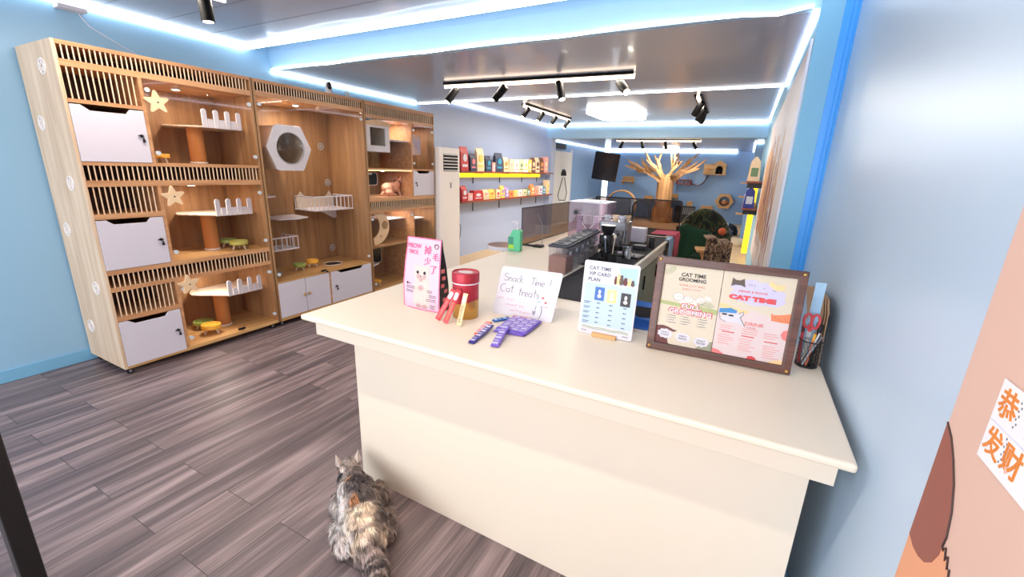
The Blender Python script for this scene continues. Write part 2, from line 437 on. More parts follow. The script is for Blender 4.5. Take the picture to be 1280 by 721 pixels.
# ------------------------------------------------------------------ the room
XL, XR = -4.5, .375
m = MB(); m.box(XL-.15, XR+.15, -2.4, 5.6, -.08, 0); struct('floor', m, 'floor_planks')
m = MB(); m.box(-5.3, XR+.15, 5.6, 17.0, -.08, 0); struct('floor', m, 'floor_beige')
m = MB(); m.box(XL-.15, XL, -2.4, 5.42, 0, 2.85); struct('wall_left', m, 'wall_blue')
m = MB(); m.box(XL-.15, XL, 5.42, 10.2, 0, 2.85); struct('wall_left', m, 'hall_lilac')
m = MB(); m.box(XR, XR+.15, -2.4, 3.1, 0, 2.85); struct('wall_right', m, 'wall_gloss')
m = MB(); m.box(.205, XR+.15, 3.1, 12.4, 0, 2.85); struct('wall_right', m, 'pilaster_blue')
m = MB(); m.box(XL, XR, -2.4, 2.87, 2.66, 2.72); struct('ceiling', m, 'ceiling_gloss')
m = MB(); m.box(XL, XR, 2.87, 3.1, 2.74, 2.80); struct('ceiling', m, 'recess_blue')
m = MB(); m.box(XL, XR, 3.1, 3.16, 2.49, 2.80); m.box(XL, XR, 3.095, 3.1, 2.66, 2.80); struct('trim_1', m, 'beam_blue')
m = MB(); m.box(XL, .205, 3.16, 5.42, 2.49, 2.55); struct('ceiling', m, 'ceiling_gloss')
m = MB(); m.box(XL, .205, 5.42, 10.3, 2.64, 2.70); struct('ceiling', m, 'ceiling_gloss')
m = MB(); m.box(XL, .205, 5.36, 5.42, 2.5, 2.70); struct('trim_2', m, 'beam_blue')
m = MB(); m.box(XL, .205, 10.2, 10.45, 2.35, 2.72); struct('trim_3', m, 'beam_blue')
m = MB(); m.box(XL, -4.36, 10.2, 10.45, 0, 2.35); struct('trim_4', m, 'hall_lilac')
m = MB(); m.box(-5.3, .04, 10.45, 17.0, 2.40, 2.46); m.box(.04, .205, 10.45, 12.2, 2.40, 2.46); struct('ceiling', m, 'ceiling_gloss')
m = MB(); m.box(-5.3, .5, 16.8, 16.95, 0, 2.5); struct('wall_back', m, 'far_paint')
m = MB(); m.box(-5.05, -4.9, 10.45, 16.8, 0, 2.5); m.box(-4.9, -4.5, 10.3, 10.45, 0, 2.5); struct('wall_left', m, 'far_paint')
m = MB(); m.box(.04, .5, 12.2, 16.8, 0, 2.5); struct('wall_right', m, 'far_paint')
m = MB(); m.box(.205, .36, 3.085, 3.1, 0, 2.8); struct('wall_right', m, 'pilaster_blue')
m = MB()
m.prism([(.312, 3.085), (.375, 3.085), (.375, 3.03), (.366, 3.03), (.360, 3.062), (.335, 3.074), (.312, 3.076)], 'z', 0, 2.66)
m.tube([(.362, 3.055, 0), (.362, 3.055, 2.66)], .004); m.tube([(.345, 3.068, 0), (.345, 3.068, 2.66)], .003)
struct('trim_5', m, 'trim_blue', bevel=.002)
m = MB(); m.box(XL, XL+.014, -2.4, 5.42, 0, .092); struct('baseboard_left', m, 'baseboard_blue', bevel=.003)
m = MB(); m.box(XR-.012, XR, -2.4, 3.03, 0, .09); struct('baseboard_right', m, 'baseboard_blue', bevel=.003)
m = MB()
for k in range(12): m.box(XL+.001, XR-.001, -1.6+k*.37, -1.598+k*.37, 2.6592, 2.6602)
struct('trim_6', m, 'dark_grey')

# mural printed on the right wall, near its front end (edge at y=.942)
X1 = XR-.003
m = MB(); m.box(X1, XR, -2.2, .942, .0, 2.66)
mural = thing('wall_mural', 'tall beige wallpaper mural of an orange animal with brown ear on right wall', 'mural', (XR, .942, 0))
m.build('backdrop', 'wall_mural_beige', mural)
ear = [(.942, 1.200)]
for t, (y, z) in enumerate([(.915, 1.185), (.888, 1.16), (.862, 1.128), (.842, 1.09), (.832, 1.05), (.834, 1.012), (.846, .985), (.866, .966), (.89, .957), (.915, .955), (.942, .962)]): ear.append((y, z))
m = MB(); m.prism(ear, 'x', X1-.0016, X1-.0003); m.build('ear', 'mural_brown', mural)
head = [(.942, .962), (.915, .955), (.89, .957), (.866, .966), (.846, .985), (.834, 1.012)]
fur = [(.834, 1.03), (.828, 1.026), (.824, 1.036), (.815, 1.018), (.811, 1.03), (.803, 1.012), (.797, 1.018), (.79, .998), (.783, 1.004), (.776, .985), (.765, .988), (.748, .972), (.74, .975), (.735, .955), (.722, .958), (.716, .938), (.706, .94), (.70, .92), (.69, .92), (.683, .895), (.66, .86), (.63, .80), (.60, .7), (.55, .5), (.942, .5)]
m = MB(); m.prism(head+fur, 'x', X1-.0012, X1-.0003); m.build('head', 'mural_orange', mural)
m = MB(); m.tube([(X1-.0012, y, z) for y, z in [(.942, 1.20)]+ear[1:6]+fur[:21]], .0016, 5); m.build('outline', 'mural_outline', mural)
card = thing('greeting_card', 'white square card with orange festive characters pinned on the beige mural', 'card', (X1-.0016, .765, 1.27), (0, 0, -PI/2))
m = MB(); m.box(-.065, .065, -.0016, 0, -.063, .063); m.build('sheet', 'white', card, local=True)
m = MB(); m.box(-.062, .062, -.0022, -.0016, -.0006, .0006); m.build('crease', 'print_lilac', card, local=True)
for ch, px, pz in (('恭', -.036, .034), ('喜', .034, .034), ('发', -.038, -.027), ('财', .012, -.027)):
    text(ch, .05, 'festive_orange', card, (px, -.002, pz), bold=.0006, height=.044)
m = MB()
for i in range(7):
    for (cx0, cz0) in ((-.012, .03), (-.014, -.026)):
        m.box(cx0+(i % 2)*.004, cx0+.002+(i % 2)*.004, -.0022, -.0016, cz0+.018-i*.006, cz0+.021-i*.006)
m.build('small_print', 'print_grey', card, local=True)

# glazed entrance door beside the camera
door = thing('door_1', 'black framed glass entrance door, only its edge post in view', 'door', (-1.39, .19, 0))
tag(door, kind='structure')
m = MB(); m.box(-1.437, -1.388, .17, .21, .02, 2.3); m.box(-1.452, -1.445, .178, .2, .02, 2.3); m.build('door_post', 'black', door, bevel=.003)
m = MB(); m.box(-2.2, -1.437, .17, .21, .02, .12); m.box(-2.25, -2.2, .17, .21, .02, 2.3); m.box(-2.2, -1.437, .17, .21, 2.2, 2.3); m.build('door_frame', 'black', door, bevel=.003)
m = MB(); m.box(-2.2, -1.437, .187, .193, .12, 2.2); m.build('pane', 'glass_clear', door)
# ------------------------------------------------------------------ cat cabinets along the left wall
CB, CF = -4.478, -3.90          # back and front planes
def slats(cab, y0, y1, z0, z1, n):
    m = MB(); st = (y1-y0)/n
    for k in range(1, n): m.box(CF-.008, CF-.003, y0+k*st-.0034, y0+k*st+.0034, z0-.002, z1+.002)
    m.box(CF-.012, CF-.004, y0-.001, y0+.004, z0, z1)
    m.build('slat_grille', 'slat_wood', cab)
def lock(parent, y, z):
    m = MB(); m.cyl((CF+.004, y, z), (CF+.012, y, z), .011, n=12); m.box(CF+.010, CF+.018, y-.022, y+.012, z-.004, z+.004)
    m.box(CF+.012, CF+.016, y+.003, y+.012, z-.045, z-.012); m.cyl((CF+.010, y+.008, z-.035), (CF+.018, y+.008, z-.035), .009, n=10)
    m.build('lock', 'black', parent)
def flap(cab, y0, y1, z0, z1, ly=None):
    w = y1-y0
    poly = [(y0, z0), (y1, z0), (y1, z1), (y0+w*.80, z1), (y0+w*.74, z1-.032), (y0+w*.25, z1-.032), (y0+w*.14, z1), (y0, z1)]
    m = MB(); m.prism(poly, 'x', CF-.012, CF+.004)
    d = m.build('door', 'door_white', cab, bevel=.002)
    lock(d, y1-w*.10 if ly is None else ly, z0+(z1-z0)*.52)
    return d
def pane(cab, y0, y1, z0, z1, clips=True, gap=None):
    m = MB()
    if gap: m.box(CF-.006, CF-.001, y0, gap-.002, z0, z1); m.box(CF-.006, CF-.001, gap+.002, y1, z0, z1)
    else: m.box(CF-.006, CF-.001, y0, y1, z0, z1)
    d = m.build('glass_door', 'glass_cab', cab)
    if clips:
        m = MB()
        for z in (z0+.07, z1-.07):
            for y in (y0+.02, y1-.02): m.cyl((CF-.008, y, z), (CF+.008, y, z), .016, n=12)
        m.build('hinge', 'clear_trim', d)
    return d
def carcass(cab, y0, y1, top=2.285, bot=.055):
    t = .018
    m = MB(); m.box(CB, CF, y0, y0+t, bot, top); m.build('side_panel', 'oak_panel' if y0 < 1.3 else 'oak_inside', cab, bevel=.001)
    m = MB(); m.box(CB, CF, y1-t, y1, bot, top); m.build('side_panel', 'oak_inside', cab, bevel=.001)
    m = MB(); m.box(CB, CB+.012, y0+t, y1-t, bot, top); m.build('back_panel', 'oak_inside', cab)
    m = MB(); m.box(CB, CF, y0+t, y1-t, top-t, top); m.build('top_panel', 'oak_trim', cab)
    m = MB(); m.box(CB, CF, y0+t, y1-t, bot, bot+.03); m.build('bottom_panel', 'oak_inside_floor', cab)
    for x in (CB+.06, CF-.05):
        for y in (y0+.04, y1-.05):
            m = MB(); m.cyl((x-.012, y, .0225), (x+.012, y, .0225), .0225, n=16); m.box(x-.018, x+.018, y-.014, y+.014, .036, .0552)
            m.cyl((x-.0135, y, .0225), (x+.0135, y, .0225), .011, n=12, mi=1)
            m.build('castor', ['black', 'grey'], cab)
def rail(cab, y0, y1, z0, z1, deep=True, name='shelf_board'):
    m = MB(); m.box(CB+.012 if deep else CF-.03, CF+.001, y0, y1, z0, z1); m.build(name, 'oak_trim', cab)
def boardx(cab, y0, y1, z, mat='oak_inside_floor', t=.012):
    m = MB(); m.box(CB+.012, CF-.002, y0, y1, z-t, z); m.build('compartment_floor', mat, cab)
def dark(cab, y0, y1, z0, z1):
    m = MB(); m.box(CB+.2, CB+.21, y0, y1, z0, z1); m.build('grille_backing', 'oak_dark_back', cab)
def star(cab, y, z, R=.082):
    pts = []
    for k in range(10):
        a = PI/2+k*PI/5+.08; r = R if k % 2 == 0 else R*.50
        n = 1
        for dd in (-.10, 0, .10) if k % 2 == 0 else (0,): pts.append((y+(r if dd == 0 else r*.95)*math.cos(a+dd), z+(r if dd == 0 else r*.95)*math.sin(a+dd)))
    m = MB(); m.prism(pts, 'x', CF+.006, CF+.022); m.cyl((CF+.02, y+.005, z), (CF+.024, y+.005, z), .006, mi=1)
    m.cyl((CF-.001, y-.04, z), (CF+.008, y-.04, z), .008)
    m.build('star', ['star_wood', 'black'], cab, bevel=.002)
def picket_shelf(cab, z, zf):
    sh = MB(); sh.prism([(-4.02, 2.11), (-4.02, 2.44), (-4.10, 2.470), (-4.46, 2.470), (-4.46, 2.02), (-4.36, 1.96), (-4.28, 1.94)], 'z', z-.012, z)
    s = sh.build('shelf', 'pale_wood', cab, bevel=.002)
    for k in range(4):
        y = 2.13+k*.092
        pm = MB(); hh = .115; w = .019
        pts = [(y-w, z-.012)] + [(y-w*math.cos(t*PI/6), z+hh+w*math.sin(t*PI/6)) for t in range(7)] + [(y+w, z-.012)]
        pm.prism(pts, 'x', -4.018, -4.004); pm.build('picket', 'cool_white', s, bevel=.002)
        if k < 3:
            pm = MB(); pm.box(-4.017, -4.006, y+.026, y+.066, z-.012, z+.058); pm.build('picket', 'cool_white', s, bevel=.002)
    m = MB(); m.cyl((-4.19, 2.13, zf), (-4.19, 2.13, z-.012), .058, n=28)
    for k in range(9): m.cyl((-4.19, 2.13, zf+.002), (-4.19, 2.13, zf+.014), .064, n=28, mi=1); break
    m.build('scratching_post', ['sisal', 'white'], cab, smooth=True)
    m = MB(); m.tube([(-4.462, 2.30+.036*math.cos(t), z-.085+.036*math.sin(t)) for t in [2*PI*i/20 for i in range(20)]], .006, 6, closed=True)
    m.cyl((-4.466, 2.3, z-.085), (-4.461, 2.3, z-.085), .03, n=20)
    m.build('vent', 'pale_wood', cab)

def inner_lamp(cab, y, z, watts=2.4, x=-4.15):
    m = MB(); m.cyl((x, y, z), (x, y, z-.012), .032, n=20); m.cyl((x, y, z-.012), (x, y, z-.015), .024, n=16, mi=1); m.build('ceiling_spot', ['white', 'lamp_spot'], cab)
    area('cabinet_lamp_light', (x, y, z-.02), (0, 0, 0), .1, .1, watts, (1, .9, .78))

cab1 = thing('cat_cabinet', 'oak cat cabinet nearest the viewer with three white flap doors and three stars', 'cabinet', (-4.19, 1.87, 0), group=None)
carcass(cab1, 1.25, 2.49)
ya, yb, yc, yd, ye = 1.268, 1.668, 1.690, 2.472, 2.49
for z0, z1 in ((2.136, 2.176), (1.533, 1.556), (1.392, 1.432), (.776, .81), (.652, .682)): rail(cab1, ya, yd, z0, z1)
rail(cab1, ya, yd, 2.26, 2.267, name='shelf_board')
for z0, z1 in ((1.922, 1.946), (1.170, 1.205), (.428, .463)): rail(cab1, ya, yb, z0, z1)
for z0, z1 in ((1.556, 2.136), (.81, 1.392), (.085, .652)):
    m = MB(); m.box(CB+.012, CF+.001, yb, yc, z0, z1); m.build('divider', 'oak_trim', cab1)
slats(cab1, ya, yd, 2.176, 2.26, 44); slats(cab1, ya, yb, 1.946, 2.136, 13)
slats(cab1, ya, yd, 1.432, 1.533, 40); slats(cab1, ya, yb, 1.205, 1.392, 13)
slats(cab1, ya, yd, .682, .776, 40); slats(cab1, ya, yb, .463, .652, 13)
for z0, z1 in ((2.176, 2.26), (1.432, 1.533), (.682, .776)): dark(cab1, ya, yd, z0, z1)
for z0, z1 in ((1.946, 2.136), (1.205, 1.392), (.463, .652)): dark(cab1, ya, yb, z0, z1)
for z0, z1 in ((1.556, 1.914), (.81, 1.164), (.072, .424)): flap(cab1, ya+.002, yb-.002, z0+.002, z1)
for zf, z1, sz, pz in ((1.556, 2.136, 1.985, 1.86), (.81, 1.392, 1.312, 1.135), (.085, .652, .612, .41)):
    boardx(cab1, yc, yd, zf+.001); picket_shelf(cab1, pz, zf+.002); star(cab1, 1.755, sz)
    pane(cab1, yc+.003, yd-.003, zf+.003, z1-.003, gap=2.12); inner_lamp(cab1, 2.02, z1-.001)
m = MB()   # floor level lock on the lowest glass door
m.box(CF+.0, CF+.014, 2.09, 2.15, .10, .118); m.cyl((CF+.014, 2.12, .109), (CF+.022, 2.12, .109), .012, n=12); m.build('lock', 'black', cab1)
for x, z in ((-4.097, 2.139), (-4.325, 1.80), (-4.083, 1.41), (-4.335, 1.07), (-4.071, .666), (-4.328, .322)):
    m = MB(); R = .046
    m.tube([(x+R*math.cos(t), 1.247, z+R*math.sin(t)) for t in [2*PI*i/24 for i in range(24)]], .004, 6, closed=True)
    for k in range(5):
        a = 2*PI*k/5; m.tube([(x+.012*math.cos(a), 1.2475, z+.012*math.sin(a)), (x+R*math.cos(a+.3), 1.2475, z+R*math.sin(a+.3))], .0025, 5)
    m.tube([(x+.024*math.cos(t), 1.247, z+.024*math.sin(t)) for t in [2*PI*i/16 for i in range(16)]], .0022, 5, closed=True)
    m.build('vent', 'white', cab1)

# ---- middle unit
cab2 = thing('cat_cabinet', 'tall glass fronted oak cat cabinet in the middle with white hexagon window', 'cabinet', (-4.19, 3.12, 0))
carcass(cab2, 2.50, 3.745)
y0, y1 = 2.518, 3.727
rail(cab2, y0, y1, 2.150, 2.190); rail(cab2, y0, y1, 2.258, 2.267)
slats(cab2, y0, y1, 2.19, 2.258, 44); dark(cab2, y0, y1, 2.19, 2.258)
m = MB(); m.box(CB+.012, CF+.002, y0, y1, .443, .458); wt = m.build('worktop', 'oak_inside_floor', cab2)
m = MB(); m.lathe([(.0, .4585), (.088, .4585)], (-4.17, 3.40, 0), n=28, caps=False); m.tube([(-4.17+.09*math.cos(t), 3.40+.11*math.sin(t), .459) for t in [2*PI*i/28 for i in range(28)]], .004, 6, closed=True, mi=1)
m.build('sink_hole', ['black', 'white'], wt)
for ya_, yb_, ky in ((y0, 2.815, 2.79), (2.819, 3.115, 2.845)):
    m = MB(); m.box(CF-.012, CF+.004, ya_+.001, yb_-.001, .087, .44); d = m.build('door', 'door_white', cab2, bevel=.002)
    m = MB(); m.cyl((CF+.004, ky, .275), (CF+.014, ky, .275), .006, n=10); m.ball((CF+.02, ky, .275), .013, 8); m.build('knob', 'brass', d, smooth=True)
m = MB(); m.box(CB+.012, CF+.001, 3.117, 3.137, .085, .443); m.build('divider', 'oak_trim', cab2)
flap(cab2, 3.139, 3.725, .087, .44, ly=3.20)
pane(cab2, y0+.003, y1-.003, .461, 2.148, gap=3.05)
lk = MB(); lk.box(CF, CF+.012, 3.02, 3.08, .468, .486); lk.ball((CF+.012, 3.09, .462), .012, 6); lk.build('lock', 'black', cab2)
hx = [(2.690, 1.930), (2.955, 1.930), (3.055, 1.722), (2.955, 1.515), (2.675, 1.515), (2.585, 1.722)]
n = 48
def hexat(cy, cz, pts, k):
    # point on hexagon outline in direction k
    a = 2*PI*k/n; d = Vector((math.cos(a), math.sin(a))); best = None
    for i in range(len(pts)):
        p = Vector(pts[i])-Vector((cy, cz)); q = Vector(pts[(i+1) % len(pts)])-Vector((cy, cz)); e = q-p
        den = d.x*e.y-d.y*e.x
        if abs(den) < 1e-9: continue
        t = (p.x*e.y-p.y*e.x)/den; s_ = (p.x*d.y-p.y*d.x)/den
        if t > 0 and -1e-6 <= s_ <= 1+1e-6: best = t if best is None else min(best, t)
    return (cy+d.x*best, cz+d.y*best)
cy, cz = 2.825, 1.722
outer = [hexat(cy, cz, hx, k) for k in range(n)]
m = MB(); m.ring(outer, circ(cy, cz, .145, n), 'x', -3.95, -3.93)
hexo = m.build('hexagon_window', 'cool_white', cab2, bevel=.002)
m = MB(); inn = [(cy+(p[0]-cy)*.93, cz+(p[1]-cz)*.93) for p in outer]
m.ring([(cy+(p[0]-cy)*.96, cz+(p[1]-cz)*.96) for p in outer], inn, 'x', CB+.02, -3.95); m.build('hexagon_tunnel', 'pale_wood', hexo)
m = MB(); N = 10
prof = [(.145*math.cos(t*PI/2/N), .07*math.sin(t*PI/2/N)) for t in range(N+1)]
m.lathe(prof, (-3.93, cy, cz), 32, mat=Matrix.Rotation(PI/2, 3, 'Y')); m.build('dome', 'glass_clear', hexo, smooth=True)
m = MB(); m.tube([(-3.929, cy+.147*math.cos(t), cz+.147*math.sin(t)) for t in [2*PI*i/40 for i in range(40)]], .005, 6, closed=True); m.build('dome_ring', 'clear_trim', hexo, smooth=True)
m = MB(); m.prism(circ(2.66, 1.62, .07, 24, .09), 'x', CB+.03, CB+.045); m.prism(circ(2.86, 1.64, .06, 24), 'x', CB+.03, CB+.035, mi=1); m.build('porthole', ['star_wood', 'oak_inside'], hexo)
def wallshelf(poly, z, t=.014, mat='cool_white'):
    m = MB(); m.prism(poly, 'z', z-t, z); return m.build('shelf', mat, cab2, bevel=.003)
wallshelf([(-4.46, 2.52), (-4.12, 2.52), (-4.12, 2.66), (-4.2, 2.80), (-4.46, 2.86)], 1.262)
wallshelf([(-4.46, 2.74), (-4.16, 2.78), (-4.10, 2.95), (-4.16, 3.12), (-4.46, 3.16)], 1.03)
def basket(x0, x1, y0, y1, z, h, ears=False):
    m = MB(); m.box(x0, x1, y0, y1, z-.014, z); s = m.build('shelf', 'cool_white', cab2, bevel=.003)
    m = MB()
    for p, q in (((x1-.008, y0+.006), (x1-.008, y1-.006)), ((x1-.008, y0+.006), (x0+.01, y0+.006)), ((x1-.008, y1-.006), (x0+.01, y1-.006))):
        m.tube([(p[0], p[1], z+h), (q[0], q[1], z+h)], .007, 6)
        L = math.hypot(p[0]-q[0], p[1]-q[1]); k = max(2, int(L/.055))
        for i in range(k+1):
            t = i/k; x = p[0]+(q[0]-p[0])*t; y = p[1]+(q[1]-p[1])*t
            m.tube([(x, y, z-.001), (x, y, z+h)], .0045, 6)
    m.build('railing', 'cool_white', s)
    if ears:
        m = MB(); m.prism([(y0+.02, z), (y1-.02, z), (y1-.02, z+h*.8), (y1-.06, z+h*1.3), (y1-.12, z+h*.85), (y0+.14, z+h*.85), (y0+.08, z+h*1.3), (y0+.02, z+h*.8)], 'x', x0+.004, x0+.014); m.build('headboard', 'pale_wood', s)
basket(-4.44, -4.10, 3.17, 3.70, 1.095, .14, True)
m = MB(); m.prism([(3.42, 1.08), (3.71, 1.08), (3.71, .96), (3.67, .95)], 'x', -4.43, -4.415); m.build('bracket', 'cool_white', cab2)
basket(-4.44, -4.16, 2.53, 2.98, .715, .12)
for y, z in ((3.60, 1.78), (3.66, 1.37), (3.65, .58)):
    m = MB(); k = 20
    m.tube([(CB+.016, y+.036*math.cos(t), z+.036*math.sin(t)) for t in [2*PI*i/k for i in range(k)]], .005, 6, closed=True)
    m.cyl((CB+.012, y, z), (CB+.018, y, z), .012, n=12); m.tube([(CB+.016, y, z-.034), (CB+.016, y, z+.034)], .003, 5); m.tube([(CB+.016, y-.034, z), (CB+.016, y+.034, z)], .003, 5)
    m.build('vent', 'clear_trim', cab2)
inner_lamp(cab2, 3.05, 2.149, 5.5, -4.1)

# ---- far unit
cab3 = thing('cat_cabinet', 'oak cat cabinet beside the air conditioner with moon board and house window', 'cabinet', (-4.19, 4.37, 0))
carcass(cab3, 3.755, 5.0)
y0, y1, yd = 3.773, 4.982, 4.53
rail(cab3, y0, y1, 2.112, 2.145); rail(cab3, y0, y1, 2.245, 2.267)
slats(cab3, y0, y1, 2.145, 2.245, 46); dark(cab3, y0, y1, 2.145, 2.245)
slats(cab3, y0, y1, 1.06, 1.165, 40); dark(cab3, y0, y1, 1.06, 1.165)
rail(cab3, y0, y1, 1.165, 1.21); rail(cab3, y0, y1, 1.035, 1.06); rail(cab3, y0, y1, 1.535, 1.556)
for a, b in ((1.21, 1.535), (1.556, 2.112), (.085, 1.035)):
    m = MB(); m.box(CB+.012, CF+.001, yd, yd+.02, a, b); m.build('divider', 'oak_trim', cab3)
flap(cab3, yd+.022, y1-.002, 1.212, 1.533, ly=yd+.07)
pane(cab3, y0+.003, yd-.003, 1.212, 1.533, False); pane(cab3, y0+.003, yd-.003, 1.558, 2.11, False); pane(cab3, yd+.023, y1-.003, 1.558, 2.11)
pane(cab3, y0+.003, yd-.003, .088, 1.033, gap=4.15); pane(cab3, yd+.023, y1-.003, .088, 1.033, False)
m = MB(); m.box(CF-.02, CF-.009, y0, yd, 1.527, 1.535); m.build('light_strip', 'led_cabinet', cab3)
inner_lamp(cab3, 4.36, 2.111, 1.6); inner_lamp(cab3, 4.76, 2.111, 1.2); inner_lamp(cab3, 4.15, 1.534, 1.2, -4.05); inner_lamp(cab3, 4.3, 1.034, 2, -4.1); inner_lamp(cab3, 4.76, 1.034, 1.2)
# house shaped window frame
m = MB(); Y0, Y1, Z0, Z1 = 3.80, 4.19, 1.745, 2.075
out = [(Y0, Z0), (Y1, Z0), (Y1, Z1-.02), (Y1+.02, Z1-.03), (4.0, Z1+.03), (Y0-.02, Z1-.03), (Y0, Z1-.02)]
o8 = [(Y0, Z0), (Y1, Z0), (Y1, Z1), (Y0, Z1)]; i8 = [(Y0+.075, Z0+.07), (Y1-.07, Z0+.07), (Y1-.07, Z1-.06), (Y0+.075, Z1-.06)]
m.ring(o8, i8, 'x', -3.965, -3.945)
hf = m.build('house_window', 'cool_white', cab3, bevel=.002)
m = MB(); m.prism([(Y0-.02, Z1-.035), (Y0-.02, Z1), (3.995, Z1+.034), (Y1+.02, Z1), (Y1+.02, Z1-.035)], 'x', -3.975, -3.935); m.build('roof', 'star_wood', hf)
m = MB(); i2 = [(Y0+.012, Z0+.012), (Y1-.012, Z0+.012), (Y1-.012, Z1-.012), (Y0+.012, Z1-.012)]
m.ring(o8, i2, 'x', CB+.02, -3.965); m.build('tunnel', 'pale_wood', hf)
m = MB(); m.box(-4.44, -3.95, 4.205, yd-.001, 1.885, 1.90); m.build('shelf', 'cool_white', cab3)
m = MB(); m.box(-4.46, -4.10, y0, 4.02, 1.478, 1.49); m.build('shelf', 'cool_white', cab3)
# hanging bed box, upper right
m = MB(); m.prism(rrect(4.60, 4.90, 1.74, 2.0, .03), 'x', -4.06, -4.05); m.box(-4.46, -4.06, 4.60, 4.90, 1.74, 1.75); m.prism([(4.61, 1.94), (4.88, 1.94), (4.88, 1.77), (4.80, 1.82), (4.74, 1.90)], 'x', -4.048, -4.04, mi=1); m.build('bed_board', ['poster_pink', 'print_lilac'], cab3, bevel=.002)
# arch openings on the back board
def port(y, z, w, h):
    m = MB(); o = rrect(y-w/2, y+w/2, z-h/2, z+h/2, .04); i = [(y+(p[0]-y)*.9, z+(p[1]-z)*.9) for p in o]
    m.ring(o, i, 'x', CB+.012, CB+.02, 1); m.prism(i, 'x', CB+.012, CB+.014, 0); m.build('cat_flap', ['black', 'white'], cab3)
port(4.37, 1.41, .21, .17); port(4.34, .37, .28, .24)
# moon board
mo = []; c0 = (3.875, .86)
for i in range(25):
    a = math.radians(72-168*i/24); mo.append((3.86+.27*math.cos(a), .855+.225*math.sin(a)))
for i in range(25):
    a = math.radians(-100+178*i/24); mo.append((3.80+.16*math.cos(a), .875+.155*math.sin(a)))
mo = []
for i in range(25):
    a = math.radians(80-170*i/24); mo.append((3.85+.26*math.cos(a), .855+.22*math.sin(a)))
for i in range(21):
    a = math.radians(-78+150*i/20); mo.append((3.81+.145*math.cos(a), .87+.15*math.sin(a)))
m = MB(); m.prism(mo, 'x', -3.955, -3.940)
m.prism(circ(4.035, .87, .052, 20), 'x', -3.9401, -3.9385, mi=1)
st = []
for k in range(10):
    a = PI/2+k*PI/5; r = .022 if k % 2 == 0 else .010; st.append((3.96+r*math.cos(a), .735+r*math.sin(a)))
m.prism(st, 'x', -3.9401, -3.9385, mi=1)
m.build('moon', ['star_wood', 'oak_inside'], cab3)
m = MB(); m.box(-4.44, -4.05, 4.22, yd-.001, .905, .918); m.build('shelf', 'cool_white', cab3)
m = MB(); m.box(-4.44, -4.05, yd+.021, 4.93, .875, .888); m.prism([(4.57, .875), (4.93, .875), (4.93, .70)], 'x', -4.445, -4.435); m.build('shelf', 'cool_white', cab3)
m = MB(); m.prism([(-4.46, y0), (-4.06, y0), (-4.02, 3.86), (-4.10, 4.06), (-4.46, 4.10)], 'z', .345, .36); m.build('shelf', 'cool_white', cab3)
m = MB(); m.box(CB+.012, CF-.02, y0, yd, .60, .615); m.build('shelf_board', 'oak_inside', cab3)
m = MB(); m.cyl((-4.2, 4.62, .70), (-4.19, 4.62, .70), .055, n=20); m.build('round_peg', 'print_white', cab3)
m = MB(); m.cyl((CB+.013, 4.9, .78), (-4.40, 4.9, .78), .016, n=12); m.build('peg', 'black', cab3)

# ---- food bowls on little wooden legs inside the cabinets
def bowl_stand(name, x, y, z, r, h, mat, label, group=None, rz=0, legs=3):
    b = thing(name, label, 'pet bowl', (x, y, z), (0, 0, rz), group)
    m = MB(); m.lathe([(0, h*.55), (r*.92, h*.55), (r, h*.62), (r, h*.96), (r*.97, h), (r*.80, h), (r*.76, h*.9), (0, h*.84)], (0, 0, 0), 28); m.build('bowl', mat, b, smooth=True, local=True)
    for k in range(legs):
        a = 2*PI*k/legs+.5
        m = MB(); m.cyl((r*.75*math.cos(a), r*.75*math.sin(a), 0), (r*.5*math.cos(a), r*.5*math.sin(a), h*.6), .007, .010, 8); m.build('leg', 'pale_wood', b, local=True)
    return b
GB = 'footed food bowls inside the cat cabinets'
bowl_stand('food_bowl', -4.02, 1.78, 1.557, .055, .07, 'bowl_yellow', 'yellow footed bowl behind the top star of the nearest cabinet', GB)
bowl_stand('food_bowl', -4.02, 2.27, .812, .075, .08, 'bowl_green', 'olive yellow footed bowl on the middle level of the nearest cabinet', GB)
bowl_stand('food_bowl', -4.20, 2.28, .812, .070, .075, 'bowl_green2', 'dark green footed bowl behind the olive one on the middle level', GB)
bowl_stand('food_bowl', -4.06, 1.95, .087, .078, .085, 'bowl_yellow', 'bright orange yellow footed bowl on the bottom level of the nearest cabinet', GB)
bowl_stand('food_bowl', -4.25, 1.98, .087, .078, .07, 'bowl_green2', 'green footed bowl behind the orange one on the bottom level', GB)
bowl_stand('food_bowl', -4.18, 2.97, .459, .062, .075, 'bowl_green2', 'green footed bowl on the worktop of the middle cabinet', GB)
bowl_stand('food_bowl', -4.20, 3.15, .459, .064, .085, 'bowl_yellow', 'yellow footed bowl right of the green one in the middle cabinet', GB)
bowl_stand('food_bowl', -4.10, 3.86, 1.211, .06, .07, 'bowl_yellow', 'yellow footed bowl left of the hairless cat in the far cabinet', GB)
bowl_stand('food_bowl', -4.05, 3.95, .087, .06, .07, 'bowl_yellow', 'yellow footed bowl on the bottom of the far cabinet', GB)
m = MB(); m.lathe([(0, 0), (.07, 0), (.085, .008), (.08, .012), (0, .006)], (-4.22, 2.70, .459), 24); solo(m, 'dish', 'clear_trim', 'flat pale dish on the left end of the middle cabinet worktop', 'dish', smooth=True)

